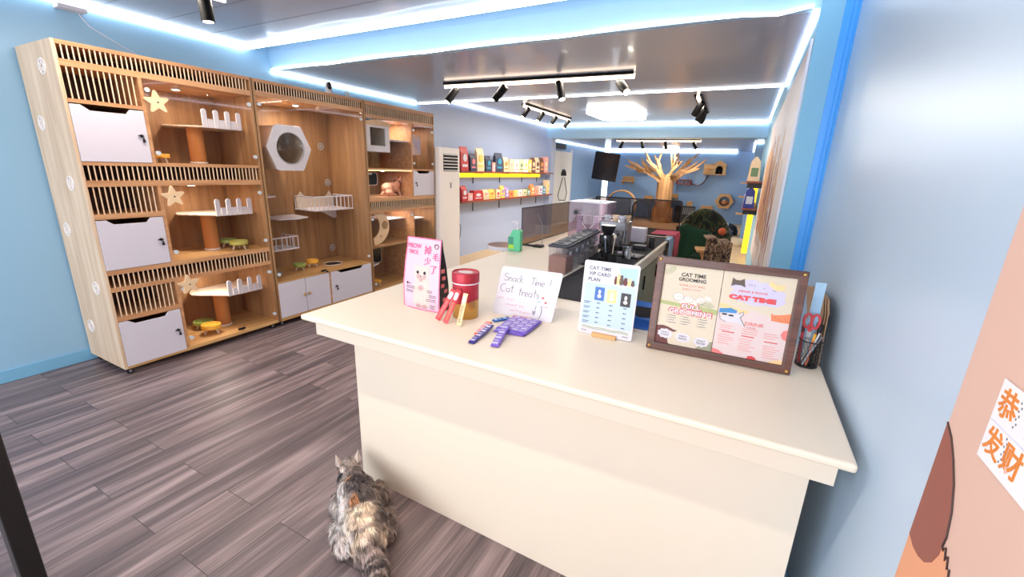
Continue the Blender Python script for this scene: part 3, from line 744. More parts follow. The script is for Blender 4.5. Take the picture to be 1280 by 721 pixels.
# ---- security camera standing on the middle cabinet
sc_ = thing('security_camera', 'small white security camera with black face standing on top of the cabinets', 'security camera', (-4.1, 3.47, 2.285))
m = MB(); m.lathe([(0, 0), (.038, 0), (.042, .01), (.036, .05), (.028, .075), (0, .085)], (-4.1, 3.47, 2.2855), 20); m.build('base', 'white', sc_, smooth=True)
m = MB(); m.ball((-4.1, 3.47, 2.385), (.036, .034, .045), 10); m.build('head', 'white', sc_, smooth=True)
m = MB(); m.ball((-4.078, 3.462, 2.388), (.022, .026, .038), 10); m.build('lens', 'black', sc_, smooth=True)
cl = thing('cable_clip', 'small white cross shaped clip standing on the cabinets beside the camera', 'clip', (-4.1, 3.72, 2.285))
m = MB()
m.cyl((-4.1, 3.72, 2.285), (-4.1, 3.72, 2.33), .008, n=8)
for a in (.5, 1.6, 2.65): m.tube([(-4.1, 3.72-.04*math.cos(a), 2.345-.04*math.sin(a)), (-4.1, 3.72+.04*math.cos(a), 2.345+.04*math.sin(a))], .006, 6)
m.build('cross', 'white', cl)
# ------------------------------------------------------------------ the L shaped counter
TOP = .925
ct = thing('counter', 'long cream L shaped reception counter with overhanging stepped top', 'counter', (-.6, 1.9, 0))
m = MB(); lo = [(-1.722, 1.20), (.348, 1.20), (.348, 2.06), (-.64, 2.06), (-.64, 5.62), (-1.75, 5.62)]
m.prism(lo, 'z', .900, TOP); m.build('worktop', 'cream', ct, bevel=.008)
m = MB(); m.prism([(-1.68, 1.245), (.322, 1.245), (.322, 2.04), (-.66, 2.04), (-.66, 5.60), (-1.70, 5.60)], 'z', .822, .900); m.build('apron', 'cream', ct, bevel=.002)
m = MB(); m.prism([(-1.566, 1.36), (.287, 1.33), (.287, 1.98), (-.69, 1.98), (-.69, 5.56), (-1.60, 5.56)], 'z', 0, .822); m.build('base', 'cream', ct, bevel=.002)
for k in range(6):
    m = MB(); y = 2.10+k*.57; m.box(-.69, -.668, y, y+.555, .05, .80); d = m.build('door', 'cabinet_sage' if k < 4 else 'pale_wood', ct, bevel=.003)
    m = MB(); m.box(-.668, -.655, y+.50, y+.512, .62, .74); m.build('handle', 'black', d)

Z = TOP+.0006
def mat_(x0, x1, y0, y1, label, z=Z):
    m = MB(); m.prism(rrect(x0, x1, y0, y1, .012), 'z', z, z+.005)
    for k in range(int((y1-y0)/.03)):
        m.box(x0+.01, x1-.01, y0+.015+k*.03, y0+.021+k*.03, z+.005, z+.0062)
    return solo(m, 'bar_mat', 'rubber_mat', label, 'mat', 'black rubber bar mats on the counter')
mat_(-.96, -.66, 2.12, 2.98, 'black rubber bar mat on the counter behind the membership price card')
mat_(-1.05, -.665, 3.02, 4.94, 'long black rubber mat under the card reader and tablet')
mat_(-1.30, -.72, 5.02, 5.52, 'black rubber mat at the far end of the counter by the tap')

# ---- pink bag of cat litter / treats
bag = thing('treat_bag', 'pink stand up cat product bag with fluffy white cat picture', 'bag', (-1.312, 1.60, Z), (0, 0, -.02))
# bag profile: wide at the foot, pinched at the top (gusseted)
H = .345; W0, W1 = .112, .104
vs = []
rows = [(0, .046, W0), (.02, .050, W0), (.12, .046, W0), (.22, .030, W0*.97), (.30, .010, W1), (H, .003, W1)]
m = MB(); cols = 9
for zz, dd, ww in rows:
    for j in range(cols):
        t = -1+2*j/(cols-1); vs.append((t*ww, -dd*(1-.25*t*t)*1.0, zz))
for zz, dd, ww in rows:
    for j in range(cols):
        t = 1-2*j/(cols-1); vs.append((t*ww, dd*(1-.25*t*t), zz))
fs = []; n2 = len(rows)*cols
for i in range(len(rows)-1):
    for j in range(cols-1):
        a = i*cols+j; fs.append((a, a+1, a+cols+1, a+cols)); b = n2+a; fs.append((b, b+1, b+cols+1, b+cols))
mf = MB(); mf._add(vs[:n2], [f for f in fs if f[0] < n2]); 
md = MB(); md._add(vs, [f for f in fs if f[0] >= n2])
for i in range(len(rows)-1):
    md._add([vs[i*cols+cols-1], vs[n2+i*cols], vs[n2+(i+1)*cols], vs[(i+1)*cols+cols-1]], [(0, 1, 2, 3)])
    md._add([vs[i*cols], vs[n2+i*cols+cols-1], vs[n2+(i+1)*cols+cols-1], vs[(i+1)*cols]], [(0, 1, 2, 3)])
md._add([vs[j] for j in range(cols)]+[vs[n2+j] for j in range(cols)], [tuple(range(2*cols))])
def bagy(x, z):
    t = max(-1, min(1, x/W0)); 
    for (z0, d0, _), (z1, d1, _) in zip(rows, rows[1:]):
        if z <= z1+1e-6: d = d0+(d1-d0)*(z-z0)/(z1-z0); break
    return -d*(1-.25*t*t)
def place_bag(o, inv=False):
    pass
mf.build('bag_front', 'bag_front', bag, local=True, smooth=True); md.build('bag_side', 'bag_side', bag, local=True, smooth=True)
def onbag(pts, mat, name, off=.0006):
    """a printed patch following the front of the bag"""
    m = MB(); m._add([(x, bagy(x, z)-off, z) for x, z in pts], [tuple(range(len(pts)))]); return m.build(name, mat, bag, local=True)
def onbag_strip(pts, w, mat, name, off=.0012):
    m = MB(); m.tube([(x, bagy(x, z)-off, z) for x, z in pts], w, 5); return m.build(name, mat, bag, local=True)
edge = [(-.107, .002), (-.109, .12), (-.105, .22), (-.101, .30), (-.101, .343), (0, .3435), (.101, .343), (.101, .30), (.105, .22), (.109, .12), (.107, .002), (0, .002)]
e2 = []
for i in range(len(edge)):
    a, b = edge[i], edge[(i+1) % len(edge)]
    for t in (0, .2, .4, .6, .8): e2.append((a[0]+(b[0]-a[0])*t, a[1]+(b[1]-a[1])*t))
onbag_strip(e2, .0028, 'pink_edge', 'edge_band', .0004)
def grid_patch(shape, mat, name, off, n=10):
    """ellipse-like patches conforming to the bag"""
    m = MB()
    for cx, cz, rx, rz in shape:
        pts = [(cx, cz)]+[(cx+rx*f*math.cos(2*PI*k/20), cz+rz*f*math.sin(2*PI*k/20)) for f in (.5, 1) for k in range(20)]
        vv = [(x, bagy(x, z)-off, z) for x, z in pts]
        ff = [(0, 1+k, 1+(k+1) % 20) for k in range(20)]+[(1+k, 21+k, 21+(k+1) % 20, 1+(k+1) % 20) for k in range(20)]
        m._add(vv, ff); off += .00012
    return m.build(name, mat, bag, local=True)
grid_patch([(.012, .105, .050, .075), (-.018, .06, .026, .05), (.03, .06, .03, .05), (.005, .178, .047, .040), (-.028, .205, .012, .022), (.038, .205, .012, .022)], 'cat_print', 'cat_picture', .0006)
grid_patch([(-.012, .165, .010, .013), (.024, .165, .010, .013), (.006, .15, .012, .010), (.006, .11, .016, .012), (-.006, .02, .016, .010), (.03, .02, .016, .01)], 'cat_print_dark', 'cat_picture', .0018)
grid_patch([(-.016, .184, .0075, .0075), (.026, .184, .0075, .0075), (.005, .166, .004, .003), (-.078, .125, .006, .006)], 'print_black', 'cat_picture', .0030)
def bagtext(s, size, mat, x, z, **k):
    o = text(s, size, mat, bag, (0, 0, 0), **k)
    for v in o.data.vertices: X = v.co.x+x; Zz = v.co.z+z; v.co = (X, bagy(X, Zz)-.003+v.co.y, Zz)
    return o
bagtext('MEOW', .03, 'print_pink', -.052, .305, width=.080, height=.022)
bagtext('TRICK', .03, 'print_pink', -.057, .276, width=.066, height=.019)
bagtext('掉', .045, 'print_pink', .030, .292, height=.042); bagtext('毛', .04, 'print_pink', .080, .265, height=.034)
bagtext('少', .045, 'print_pink', .036, .242, height=.036); bagtext('了', .04, 'print_pink', .074, .205, height=.036)
m = MB(); m.tube([(.078+.011*math.cos(t), bagy(.078, .31)-.002, .312+.011*math.sin(t)) for t in [2*PI*i/16 for i in range(16)]], .0018, 5, closed=True); m.build('round_mark', 'print_maroon', bag, local=True)
m = MB(); rr = random.Random(2)
for x0, z0, n_, L in ((-.088, .108, 2, .055), (-.092, .088, 2, .05), (.045, .10, 2, .022), (.055, .078, 2, .035), (.04, .058, 2, .05), (.062, .03, 3, .026), (-.07, .122, 1, .016)):
    for k in range(n_):
        x = x0
        while x < x0+L:
            w_ = rr.uniform(.003, .006); m.box(x, x+w_, bagy(x, z0-k*.008)-.0015, bagy(x, z0-k*.008)-.0006, z0-k*.008, z0-k*.008+.0035); x += w_+.0018
m.build('small_print', 'print_grey', bag, local=True)
m = MB()
for k, (y, z) in enumerate(((-.005, .20), (.0, .165), (-.01, .13), (.012, .10), (.0, .06))): m.box(.104, .1125-.0000, y-.012, y+.012, z-.01, z+.008)
m.build('side_label', 'print_redlight', bag, local=True)

# ---- red and gold canister
tin = thing('treat_canister', 'round red and gold canister with lid on the counter', 'canister', (-1.078, 1.60, Z))
CS = Matrix.Diagonal((1.12, 1.12, 1.0, 1))
m = MB(); m.lathe([(0, 0), (.052, 0), (.054, .003), (.054, .088)], (0, 0, 0), 40, mi=0); m.lathe([(.0538, .088), (.0538, .165), (0, .165)], (0, 0, 0), 40, mi=1)
m.build('body', ['gold', 'tin_red'], tin, smooth=True, local=True, mat4=CS)
m = MB(); zz = []
for k in range(41): zz.append((.0545*math.cos(2*PI*k/40), .0545*math.sin(2*PI*k/40), .088-.018*max(0, math.cos(2*PI*k/40+2.0))))
m._add([(x, y, .092) for x, y, z in zz]+zz, [(k, k+1, 42+k, 41+k) for k in range(40)]); m.build('wave_print', 'tin_red', tin, smooth=True, local=True, mat4=CS)
m = MB(); m.lathe([(.0552, .163), (.0555, .170)], (0, 0, 0), 40); m.build('band', 'print_white', tin, smooth=True, local=True, mat4=CS)
m = MB(); m.lathe([(.0545, .168), (.0565, .170), (.0565, .212), (.055, .215), (.051, .2155), (.050, .211), (0, .211)], (0, 0, 0), 40)
ld = m.build('lid', 'tin_red', tin, smooth=True, local=True, mat4=CS)
m = MB(); m.lathe([(0, .2122), (.030, .2122)], (0, 0, 0), 28, sx=1.1, sy=.8, caps=False); m.build('lid_label', 'poster_pink', ld, local=True, mat4=CS)

# ---- treat tubes leaning against the canister
def stick(name, label, foot, head, w, mats, group, cat_='treat stick', deco='print_white', t=.007):
    f = Vector(foot); h = Vector(head); L = (h-f).length; d = (h-f).normalized()
    sidev = d.cross(Vector((0, 1, .3))).normalized(); nrm = sidev.cross(d).normalized()
    if nrm.y > 0: nrm = -nrm; sidev = -sidev
    R3 = Matrix((( sidev.x, d.x, nrm.x), (sidev.y, d.y, nrm.y), (sidev.z, d.z, nrm.z)))
    o = thing(name, label, cat_, f, R3.to_euler('XYZ'), group)
    # local: x across, y along, z outward (towards the viewer)
    m = MB(); prof = [(0, .001), (L*.04, .001), (L*.07, t*.7), (L*.5, t), (L*.93, t*.7), (L*.96, .001), (L, .001)]
    vs = []; fs = []
    for y, th in prof:
        for k in range(8):
            a = 2*PI*k/8; vs.append((w*.5*math.copysign(abs(math.cos(a))**.6, math.cos(a)), y, t*.5+th*.5*math.sin(a)))
    for i in range(len(prof)-1): fs += [(i*8+k, i*8+(k+1) % 8, (i+1)*8+(k+1) % 8, (i+1)*8+k) for k in range(8)]
    fs += [tuple(reversed(range(8))), tuple(range((len(prof)-1)*8, len(prof)*8))]
    m._add(vs, fs, 0)
    m.build('sachet', mats[0], o, local=True, smooth=True)
    m = MB(); m.prism(rrect(-w*.36, w*.36, L*.70, L*.93, w*.3), 'z', t*1.0, t*1.07); m.build('label', deco, o, local=True)
    m = MB(); rr = random.Random(len(label))
    for k in range(9): y = L*(.10+.06*k); m.box(-w*.3+rr.uniform(0, w*.1), w*.3-rr.uniform(0, w*.15), y, y+L*.026, t*1.0, t*1.06)
    m.build('pattern', mats[1], o, local=True)
    return o
TG = 'treat sticks leaning on the red canister'
stick('treat_stick', 'red treat stick, leftmost of those leaning on the canister', (-1.150, 1.480, Z+.002), (-1.095, 1.533, Z+.140), .026, ('tube_red', 'print_redlight'), TG)
stick('treat_stick', 'red treat stick in the middle of those leaning on the canister', (-1.095, 1.465, Z+.002), (-1.060, 1.522, Z+.145), .025, ('tube_red', 'print_orange'), TG)
stick('treat_stick', 'cream and red treat stick, rightmost of those leaning on the canister', (-1.025, 1.470, Z+.002), (-1.025, 1.526, Z+.135), .024, ('tube_cream', 'tube_red'), TG)

# ---- purple treat sachets on the counter
def flatpack(label, cx, cy, rz, w, L, zz, mats, lift=0, tilt=0):
    o = thing('treat_sachet', label, 'treat sachet', (cx, cy, zz), (tilt, lift, rz), 'treat sachets heaped before the handwritten sign')
    m = MB(); t = .006
    m.prism([(-w/2, -L/2), (w/2, -L/2), (w/2, L/2), (-w/2, L/2)], 'z', .0, .0012); m.prism([(-w*.46, -L*.46), (w*.46, -L*.46), (w*.46, L*.46), (-w*.46, L*.46)], 'z', .001, t)
    m.build('sachet', mats[0], o, local=True, bevel=.0015)
    m = MB()
    cols = max(1, int(w/.03))
    for c in range(cols):
        xa = -w*.42+c*(w*.84/cols); xb = xa+w*.84/cols*.82
        for k in range(int(L/.024)):
            y = -L*.42+k*.024
            if k % 2 == c % 2: m.box(xa, xb, y, y+.014, t, t+.0006)
            else: m.box(xa+.002, xb-.004, y+.002, y+.008, t, t+.0005)
    m.build('pattern', mats[1], o, local=True)
    return o
flatpack('wide violet sachet pack lying under the lilac one', -.805, 1.585, .14, .14, .18, Z+.002, ('pack_purple', 'print_skyblue'))
flatpack('wide lilac sachet pack on top of the heap', -.795, 1.605, .03, .145, .185, Z+.0090, ('pack_purple', 'print_lilac'))
flatpack('orange edged sachet at the far left of the heap', -.918, 1.500, .22, .028, .165, Z+.001, ('pack_orange', 'print_lilac'))
flatpack('narrow navy sachet pointing to the lower left of the heap', -.880, 1.425, .10, .028, .195, Z+.009, ('pack_navy', 'print_lilac'), tilt=.06)
flatpack('narrow lavender sachet pointing to the viewer', -.797, 1.440, .25, .034, .195, Z+.014, ('pack_purple', 'print_lilac'), tilt=.10)
flatpack('small blue sachet at the back of the heap', -.905, 1.640, -.5, .03, .09, Z+.001, ('book_blue', 'print_skyblue'))
flatpack('orange and white sachet behind the lilac pack', -.845, 1.715, 1.35, .026, .12, Z+.002, ('pack_orange', 'print_white'))

# ---- handwritten sign in an acrylic holder
sg = thing('handwritten_sign', 'white handwritten snack time sign in a clear leaning holder', 'sign', (-.843, 1.714, Z+.001), (-.17, 0, .06))
Wd, Hd = .152, .232
m = MB(); m.prism(rrect(-Wd, Wd, 0, Hd, .014), 'y', -.001, .001, mat=Matrix(((1, 0, -.07), (0, 1, 0), (0, 0, 1)))); 
shm = Matrix(((1, 0, .13), (0, 1, 0), (0, 0, 1)))
m = MB(); m.prism(rrect(-Wd, Wd, 0, Hd, .014), 'y', -.0012, .0012, mat=shm); m.build('board', 'print_white', sg, local=True)
m = MB(); m.box(-.10, .12, .0012, .07, 0.0003, .003, mat=Matrix.Rotation(.17, 4, 'X')); m.build('foot', 'plastic_clear', sg, local=True)
def hand(strokes, ox, oz, sc, mat, name='handwriting', r=.0011):
    m = MB()
    for st_ in strokes:
        pts = [(shm @ Vector((ox+x*sc, -.0022, oz+z*sc))) for x, z in st_]
        m.tube(pts, r, 5)
    return m.build(name, mat, sg, local=True)
def arc(cx, cz, rx, rz, a0, a1, n=10): return [(cx+rx*math.cos(math.radians(a0+(a1-a0)*i/n)), cz+rz*math.sin(math.radians(a0+(a1-a0)*i/n))) for i in range(n+1)]
G = {'S': [arc(.3, .75, .28, .22, 20, 250)+arc(.32, .27, .26, .26, 80, -160)], 'n': [[(0, .5), (.02, 0)], arc(.2, .25, .2, .25, 160, 0, 6)+[(.4, 0)]],
     'a': [arc(.22, .24, .22, .24, 60, 330), [(.44, .5), (.44, .0)]], 'c': [arc(.24, .25, .22, .25, 50, 310)], 'k': [[(0, 1), (.02, 0)], [(.36, .55), (.04, .25), (.42, 0)]],
     'T': [[(-.05, 1), (.65, .96)], [(.28, 1), (.26, 0)]], 'i': [[(.08, .5), (.08, 0)], [(.08, .68), (.09, .72)]], 'm': [[(0, .5), (0, 0)], arc(.14, .28, .14, .2, 170, 0, 5)+[(.28, 0)], arc(.42, .28, .14, .2, 170, 0, 5)+[(.56, 0)]],
     'e': [[(.02, .26), (.42, .28)]+arc(.22, .25, .21, .25, 10, 320)], '!': [[(.1, 1), (.06, .25)], [(.05, .06), (.06, .02)]], 'C': [arc(.4, .5, .42, .5, 60, 300)],
     't': [[(.2, 1), (.2, .1), (.32, 0)], [(0, .62), (.42, .64)]], 'r': [[(.02, .5), (.04, 0)], arc(.24, .24, .2, .24, 150, 50, 5)], 's': [arc(.16, .37, .14, .12, 30, 240, 6)+arc(.16, .12, .15, .13, 70, -150, 6)]}
WD = {'S': .72, 'n': .52, 'a': .58, 'c': .5, 'k': .5, 'T': .55, 'i': .2, 'm': .68, 'e': .52, '!': .3, 'C': .82, 't': .48, 'r': .42, 's': .4, ' ': .6}
def write(s, x, z, sc, mat):
    st_ = []; u = 0
    for ch in s:
        for q in G.get(ch, []): st_.append([(u+a, b) for a, b in q])
        u += WD[ch]
    hand(st_, x, z, sc, mat)
write('Snack', -.128, .165, .036, 'print_grey'); write('Time !', .010, .160, .036, 'print_grey')
write('Cat', -.135, .112, .037, 'print_grey'); write('treats', -.040, .104, .037, 'print_grey')
rr = random.Random(4)
def scribble(x, z, n, mat, sc=.008):
    st_ = []
    for k in range(n):
        st_.append([(k+rr.uniform(0, .2), rr.uniform(.2, 1)), (k+rr.uniform(.2, .6), rr.uniform(-.1, .3)), (k+rr.uniform(.4, .8), rr.uniform(.4, 1))])
    hand(st_, x, z, sc, mat, r=.0007)
scribble(-.135, .078, 3, 'print_redlight', .010); scribble(-.09, .076, 4, 'print_redlight', .010)
scribble(-.090, .050, 6, 'print_redlight', .010); scribble(-.02, .048, 3, 'print_redlight', .010); scribble(-.06, .026, 4, 'print_redlight', .011); scribble(-.012, .022, 5, 'print_redlight', .011)
hand([arc(0, .5, .3, .5, 200, 340, 8), arc(.05, -.1, .2, .3, 0, 360, 10), arc(-.05, -.15, .1, .12, 0, 360, 8), [(.1, .5), (.2, 1.2)]], .056, .035, .028, 'print_grey')
hand([arc(0, .5, .35, 1.0, -80, 80, 10)], .082, .025, .030, 'print_navy'); hand([arc(0, .2, .4, .2, 0, 180, 6)], .07, .083, .016, 'print_blue')
for hx_, hz_ in ((.085, .108), (.103, .088)):
    m = MB(); pts = [(0, -.006), (.006, .001), (.0045, .005), (.001, .004), (0, .002), (-.001, .004), (-.0045, .005), (-.006, .001)]
    m.prism([((hx_+a+.13*(hz_+b)), hz_+b) for a, b in pts], 'y', -.0026, -.0014); m.build('heart', 'print_red', sg, local=True)
scribble(.092, .065, 3, 'print_redlight', .009)
m = MB(); m.box(-.145, .16, -.0026, -.0012, .072, .0745, mat=shm.to_4x4()); m.build('white_strip', 'print_white', sg, local=True)  # thin raised strip across the board, in the board's own white

# ---- membership price card on a small wooden block
vc = thing('price_card', 'blue and white membership price card standing in a wooden slot block', 'price card', (-.437, 1.688, Z+.0005), (-.10, 0, .02))
m = MB(); m.box(-.050, .052, -.016, .016, 0, .016, mat=Matrix.Rotation(.10, 4, 'X')); m.build('block', 'pine_x', vc, local=True, bevel=.001)
TM = Matrix(((1, 0, .02), (0, 1, 0), (0, 0, 1)))
m = MB(); m.prism(rrect(-.115, .115, .004, .318, .010), 'y', -.0012, .0012); m.build('card', 'print_white', vc, local=True)
m = MB(); m.box(-.104, .110, -.0017, -.0012, .045, .225); m.build('tinted_field', 'card_blue', vc, local=True)
m = MB(); m.prism([(.03, .30), (.108, .305), (.108, .235), (.05, .23)], 'y', -.0016, -.0012); m.build('sky_print', 'print_skyblue', vc, local=True)
for s_, z in (('CAT TIME', .288), ('VIP CARD', .264), ('PLAN', .240)):
    text(s_, .02, 'print_navy', vc, (-.092, -.0018, z), align='LEFT', height=.0148, spacing=1.05, bold=.0003)
m = MB()
for k, (x, h, w_) in enumerate(((.022, .030, .006), (.034, .042, .008), (.046, .036, .009), (.062, .026, .010), (.078, .028, .008), (.092, .020, .008))):
    m.prism(circ(x, .232+h*.4, w_, 12, h*.5), 'y', -.0024, -.0012, mi=k % 3); m.prism(circ(x, .232+h*.95, w_*.7, 10), 'y', -.0024, -.0012, mi=k % 3)
m.build('cats_picture', ['print_maroon', 'print_peach', 'silver_brown'], vc, local=True)
text('VIP', .014, 'print_white', vc, (.05, -.0022, .222), width=.034)
for x0, mt, z in ((-.068, 'print_skyblue', .205), (-.040, 'book_blue', .200), (.012, 'print_peach', .196), (.070, 'bag_side', .190)):
    if x0 < -.06: continue
    m = MB(); m.box(x0-.018, x0+.022, -.0024, -.0016, z-.046, z+.010)
    q = m.build('membership_tile', mt, vc, local=True)
    m = MB(); m.prism(circ(x0+.002, z-.010, .006, 10, .010), 'y', -.003, -.0024); m.prism(circ(x0+.002, z-.028, .009, 10, .008), 'y', -.003, -.0024); m.build('tile_picture', 'print_white' if mt != 'print_peach' else 'blush', q, local=True)
for c, x in enumerate((-.04, .014, .072, None)):
    m = MB()
    for k in range(5):
        z = .140-k*.021
        if x is None:
            for j in range(2): m.box(-.10, -.072-j*.006, -.0024, -.0016, z+.002-j*.006, z+.0045-j*.006)
        else: m.box(x-.005, x+.002, -.0024, -.0016, z-c*.003, z+.0045-c*.003); m.box(x+.004, x+.008, -.0024, -.0016, z-c*.003, z+.0045-c*.003)
    m.build('price_column', 'print_navy', vc, local=True)
m = MB()
for z in (.036, .030):
    m.tube([(-.10+.02*k, -.0018, z+.0015*math.sin(k*1.7)) for k in range(11)], .0012, 4)
m.build('wavy_lines', 'print_green', vc, local=True)
m = MB()
for k in range(4): m.box(-.10+.006*k, -.096+.006*k, -.0024, -.0012, .016, .020); m.box(.076+.006*k, .080+.006*k, -.0024, -.0012, .016, .020)
m.build('small_print', 'print_grey', vc, local=True)

# ---- framed poster leaning on a stand
fr = thing('framed_poster', 'dark wood frame with grooming and drink menus leaning at the counter end', 'picture frame', (-.012, 1.690, Z+.0022), (-.12, 0, .035))
fr.scale = (1, 1, .965)
FW, FH = .2475, .382
m = MB(); o4 = [(-FW, 0), (FW, 0), (FW, FH), (-FW, FH)]; i4 = [(-FW+.030, .030), (FW-.030, .030), (FW-.030, FH-.030), (-FW+.030, FH-.030)]
m.ring(o4, i4, 'y', -.012, .010); frm = m.build('frame', 'frame_brown', fr, local=True, bevel=.003)
m = MB(); i5 = [(-FW+.034, .034), (FW-.034, .034), (FW-.034, FH-.034), (-FW+.034, FH-.034)]; m.ring([(-FW+.022, .022), (FW-.022, .022), (FW-.022, FH-.022), (-FW+.022, FH-.022)], [(x*.992, FH/2+(z-FH/2)*.99) for x, z in [(-FW+.024, .024), (FW-.024, .024), (FW-.024, FH-.024), (-FW+.024, FH-.024)]], 'y', -.0128, -.0118); m.build('inlay_line', 'silver_brown', fr, local=True)
m = MB()
for x in (-FW+.012, FW-.012):
    for z in (.012, FH-.012): m.ball((x, -.013, z), (.006, .004, .006), 8)
m.build('corner_stud', 'gold', fr, local=True, smooth=True)
m = MB(); m.box(-FW+.01, FW-.01, .008, .012, .01, FH-.01); m.build('back_board', 'kraft', fr, local=True)
m = MB(); m.box(-.02, .02, .012, .10, 0.0, .003, mat=Matrix.Rotation(.12, 4, 'X')); m.box(-.02, .02, .088, .096, .003, .27, mat=Matrix.Translation((0, -.04, 0)) @ Matrix.Rotation(.16, 4, 'X')); m.build('easel_leg', 'frame_brown', fr, local=True)
PY = -.004
# left sheet
L0, L1, Z0, Z1 = -.218, -.013, .030, .352
def q_(*a): return a
m = MB(); m.box(L0, L1, PY, PY+.004, Z0, Z1); ls = m.build('grooming_sheet', 'poster_cream', fr, local=True)
def flat(poly, mat, par, name, off): m = MB(); m.prism(poly, 'y', PY-off, PY-.0001); return m.build(name, mat, par, local=True)
def rbow(cx, cz, a0, a1, par, lim=None):
    m = MB()
    for r in (.018, .024, .030, .036):
        m.tube([(cx+r*math.cos(math.radians(a0+(a1-a0)*i/12)), PY-.0006, cz+r*math.sin(math.radians(a0+(a1-a0)*i/12))) for i in range(13)], .0009, 4)
    m.build('arches', 'print_green', par, local=True)
rbow(L0+.004, Z1-.004, -88, -2, ls)
flat([(L0, .206), (L1, .196), (L1, .176), (L0, .192)], 'print_olive', ls, 'green_band', .0004)
rbow(L1-.044, .186, 30, 150, ls)
text('CAT TIME', .02, 'print_black', ls, (-.112, PY-.0006, .318), width=.086, height=.015, bold=.0005)
text('GROOMING', .02, 'print_black', ls, (-.114, PY-.0006, .299), width=.096, height=.014, bold=.0005)
text('YOUR CAT WILL', .02, 'print_redlight', ls, (-.112, PY-.0006, .276), width=.094, height=.0075)
text('ENJOY THIS', .02, 'print_redlight', ls, (-.112, PY-.0006, .261), width=.062, height=.0075)
m = MB()
for x, z, r in ((-.155, .228, .019), (-.118, .222, .017), (-.075, .224, .017), (-.052, .232, .014), (-.095, .212, .015), (-.135, .211, .015)): m.prism(circ(x, z, r, 14, r*.85), 'y', PY-.0006-.0001*len(m.v)/28, PY)
m.build('cats_drawing', 'blush', ls, local=True)
m = MB()
for x in (-.158, -.150, -.122, -.114, -.079, -.070, -.055, -.048): m.box(x, x+.002, PY-.0018, PY-.0006, .226, .229)
for x, z, r in ((-.155, .228, .019), (-.118, .222, .017), (-.075, .224, .017)): m.tube([(x+r*math.cos(t), PY-.0012, z+r*.85*math.sin(t)) for t in [2*PI*i/16 for i in range(16)]], .0005, 4, closed=True)
m.build('drawing_lines', 'print_grey', ls, local=True)
text('FULL', .02, 'print_red', ls, (-.104, PY-.0008, .193), width=.074, height=.023, bold=.0016)
text('FULL', .02, 'print_white', ls, (-.104, PY-.0020, .193), width=.068, height=.0175, bold=.0006)
text('GROOMING', .02, 'print_red', ls, (-.106, PY-.0008, .170), width=.158, height=.026, bold=.0016)
text('GROOMING', .02, 'print_white', ls, (-.106, PY-.0020, .170), width=.151, height=.020, bold=.0006)
m = MB(); rr = random.Random(9)
for c, x in enumerate((-.185, -.135, -.075)):
    for k in range(4):
        z = .148-k*.0095
        m.box(x, x+.003, PY-.0008, PY-.0001, z, z+.0028)
        m.box(x+.006, x+.006+rr.uniform(.02, .032), PY-.0008, PY-.0001, z, z+.0022)
m.build('service_list', 'print_grey', ls, local=True)
pts = [(L0, Z0), (L0, .100), (-.195, .104), (-.175, .100), (-.155, .092), (-.14, .090), (-.15, .084), (-.17, .080), (-.175, .06), (-.17, .036), (-.165, Z0)]
flat(pts, 'print_maroon', ls, 'brown_patch', .0005)
flat([(L1, Z0), (L1, .07), (-.03, .062), (-.05, .05), (-.07, Z0)], 'cabinet_sage', ls, 'olive_patch', .0005)
for cx0, cz0, a, b in ((-.184, .071, 'ONLY', 'CHOP'), (-.118, .066, 'ONLY', 'SHAVE'), (-.052, .060, 'START', 'FROM')):
    flat([(cx0+(.027+.0018*math.cos(9*t))*math.cos(t), cz0+(.019+.0018*math.cos(9*t))*math.sin(t)) for t in [2*PI*i/54 for i in range(54)]], 'print_white', ls, 'badge', .0010)
    text(a, .01, 'print_grey', ls, (cx0, PY-.0014, cz0+.005), width=.030, height=.0065, bold=.0002)
    text(b, .01, 'print_grey', ls, (cx0, PY-.0014, cz0-.005), width=.030, height=.0065, bold=.0002)
# right sheet
L0, L1 = -.011, .218
m = MB(); m.box(L0, L1, PY, PY+.004, Z0, Z1); rs = m.build('drink_sheet', 'poster_pink', fr, local=True)
flat([(L0, .352), (L1, .352), (L1, .205), (.16, .20), (.10, .215), (.04, .20), (L0, .21)], 'poster_cream', rs, 'cream_sky', .0003)
m = MB()
for x, z, r in ((.045, .30, .028), (.085, .312, .03), (.125, .305, .03), (.165, .285, .028), (.105, .27, .06), (.06, .268, .04), (.155, .262, .04)): m.prism(circ(x, z, r, 20, r*.6), 'y', PY-.0006-.00004*len(m.v)/40, PY)
m.build('cloud', 'print_lilac', rs, local=True)
flat([(.018, .298), (.020, .330), (.032, .322), (.046, .322), (.058, .330), (.064, .298), (.05, .304), (.032, .304)], 'silver_brown', rs, 'cat_ears', .0016)
flat([(.135, .318), (.142, .332), (.150, .324), (.170, .320), (.186, .322), (.184, .304), (.168, .298), (.15, .306)], 'print_peach', rs, 'cat_ears', .0016)
m = MB()
for x, z in ((.075, .308), (.082, .309), (.092, .307), (.122, .302), (.15, .298), (.158, .296)): m.box(x, x+.003, PY-.0022, PY-.0016, z, z+.0025)
m.build('cat_eyes', 'print_black', rs, local=True)
text('DRINK & SNACK', .02, 'print_redlight', rs, (.092, PY-.0018, .283), width=.094, height=.0085, bold=.0003)
text('CAT TIME', .02, 'print_red', rs, (.092, PY-.0022, .258), width=.150, height=.019, bold=.0016)
flat([(.005, .228), (.05, .214), (.09, .21), (.085, .200), (.04, .20), (L0, .215), (L0, .225)], 'print_peach', rs, 'orange_wave', .0007)
flat([(.158, .216), (.166, .210), (.19, .214), (.218, .222), (.218, .186), (.19, .186), (.162, .188)], 'print_orange', rs, 'orange_cat_drawing', .0008)
m = MB()
for x, z in ((.182, .196), (.202, .198), (.192, .191), (.17, .200), (.21, .192)): m.box(x, x+.003, PY-.0014, PY-.0007, z, z+.002)
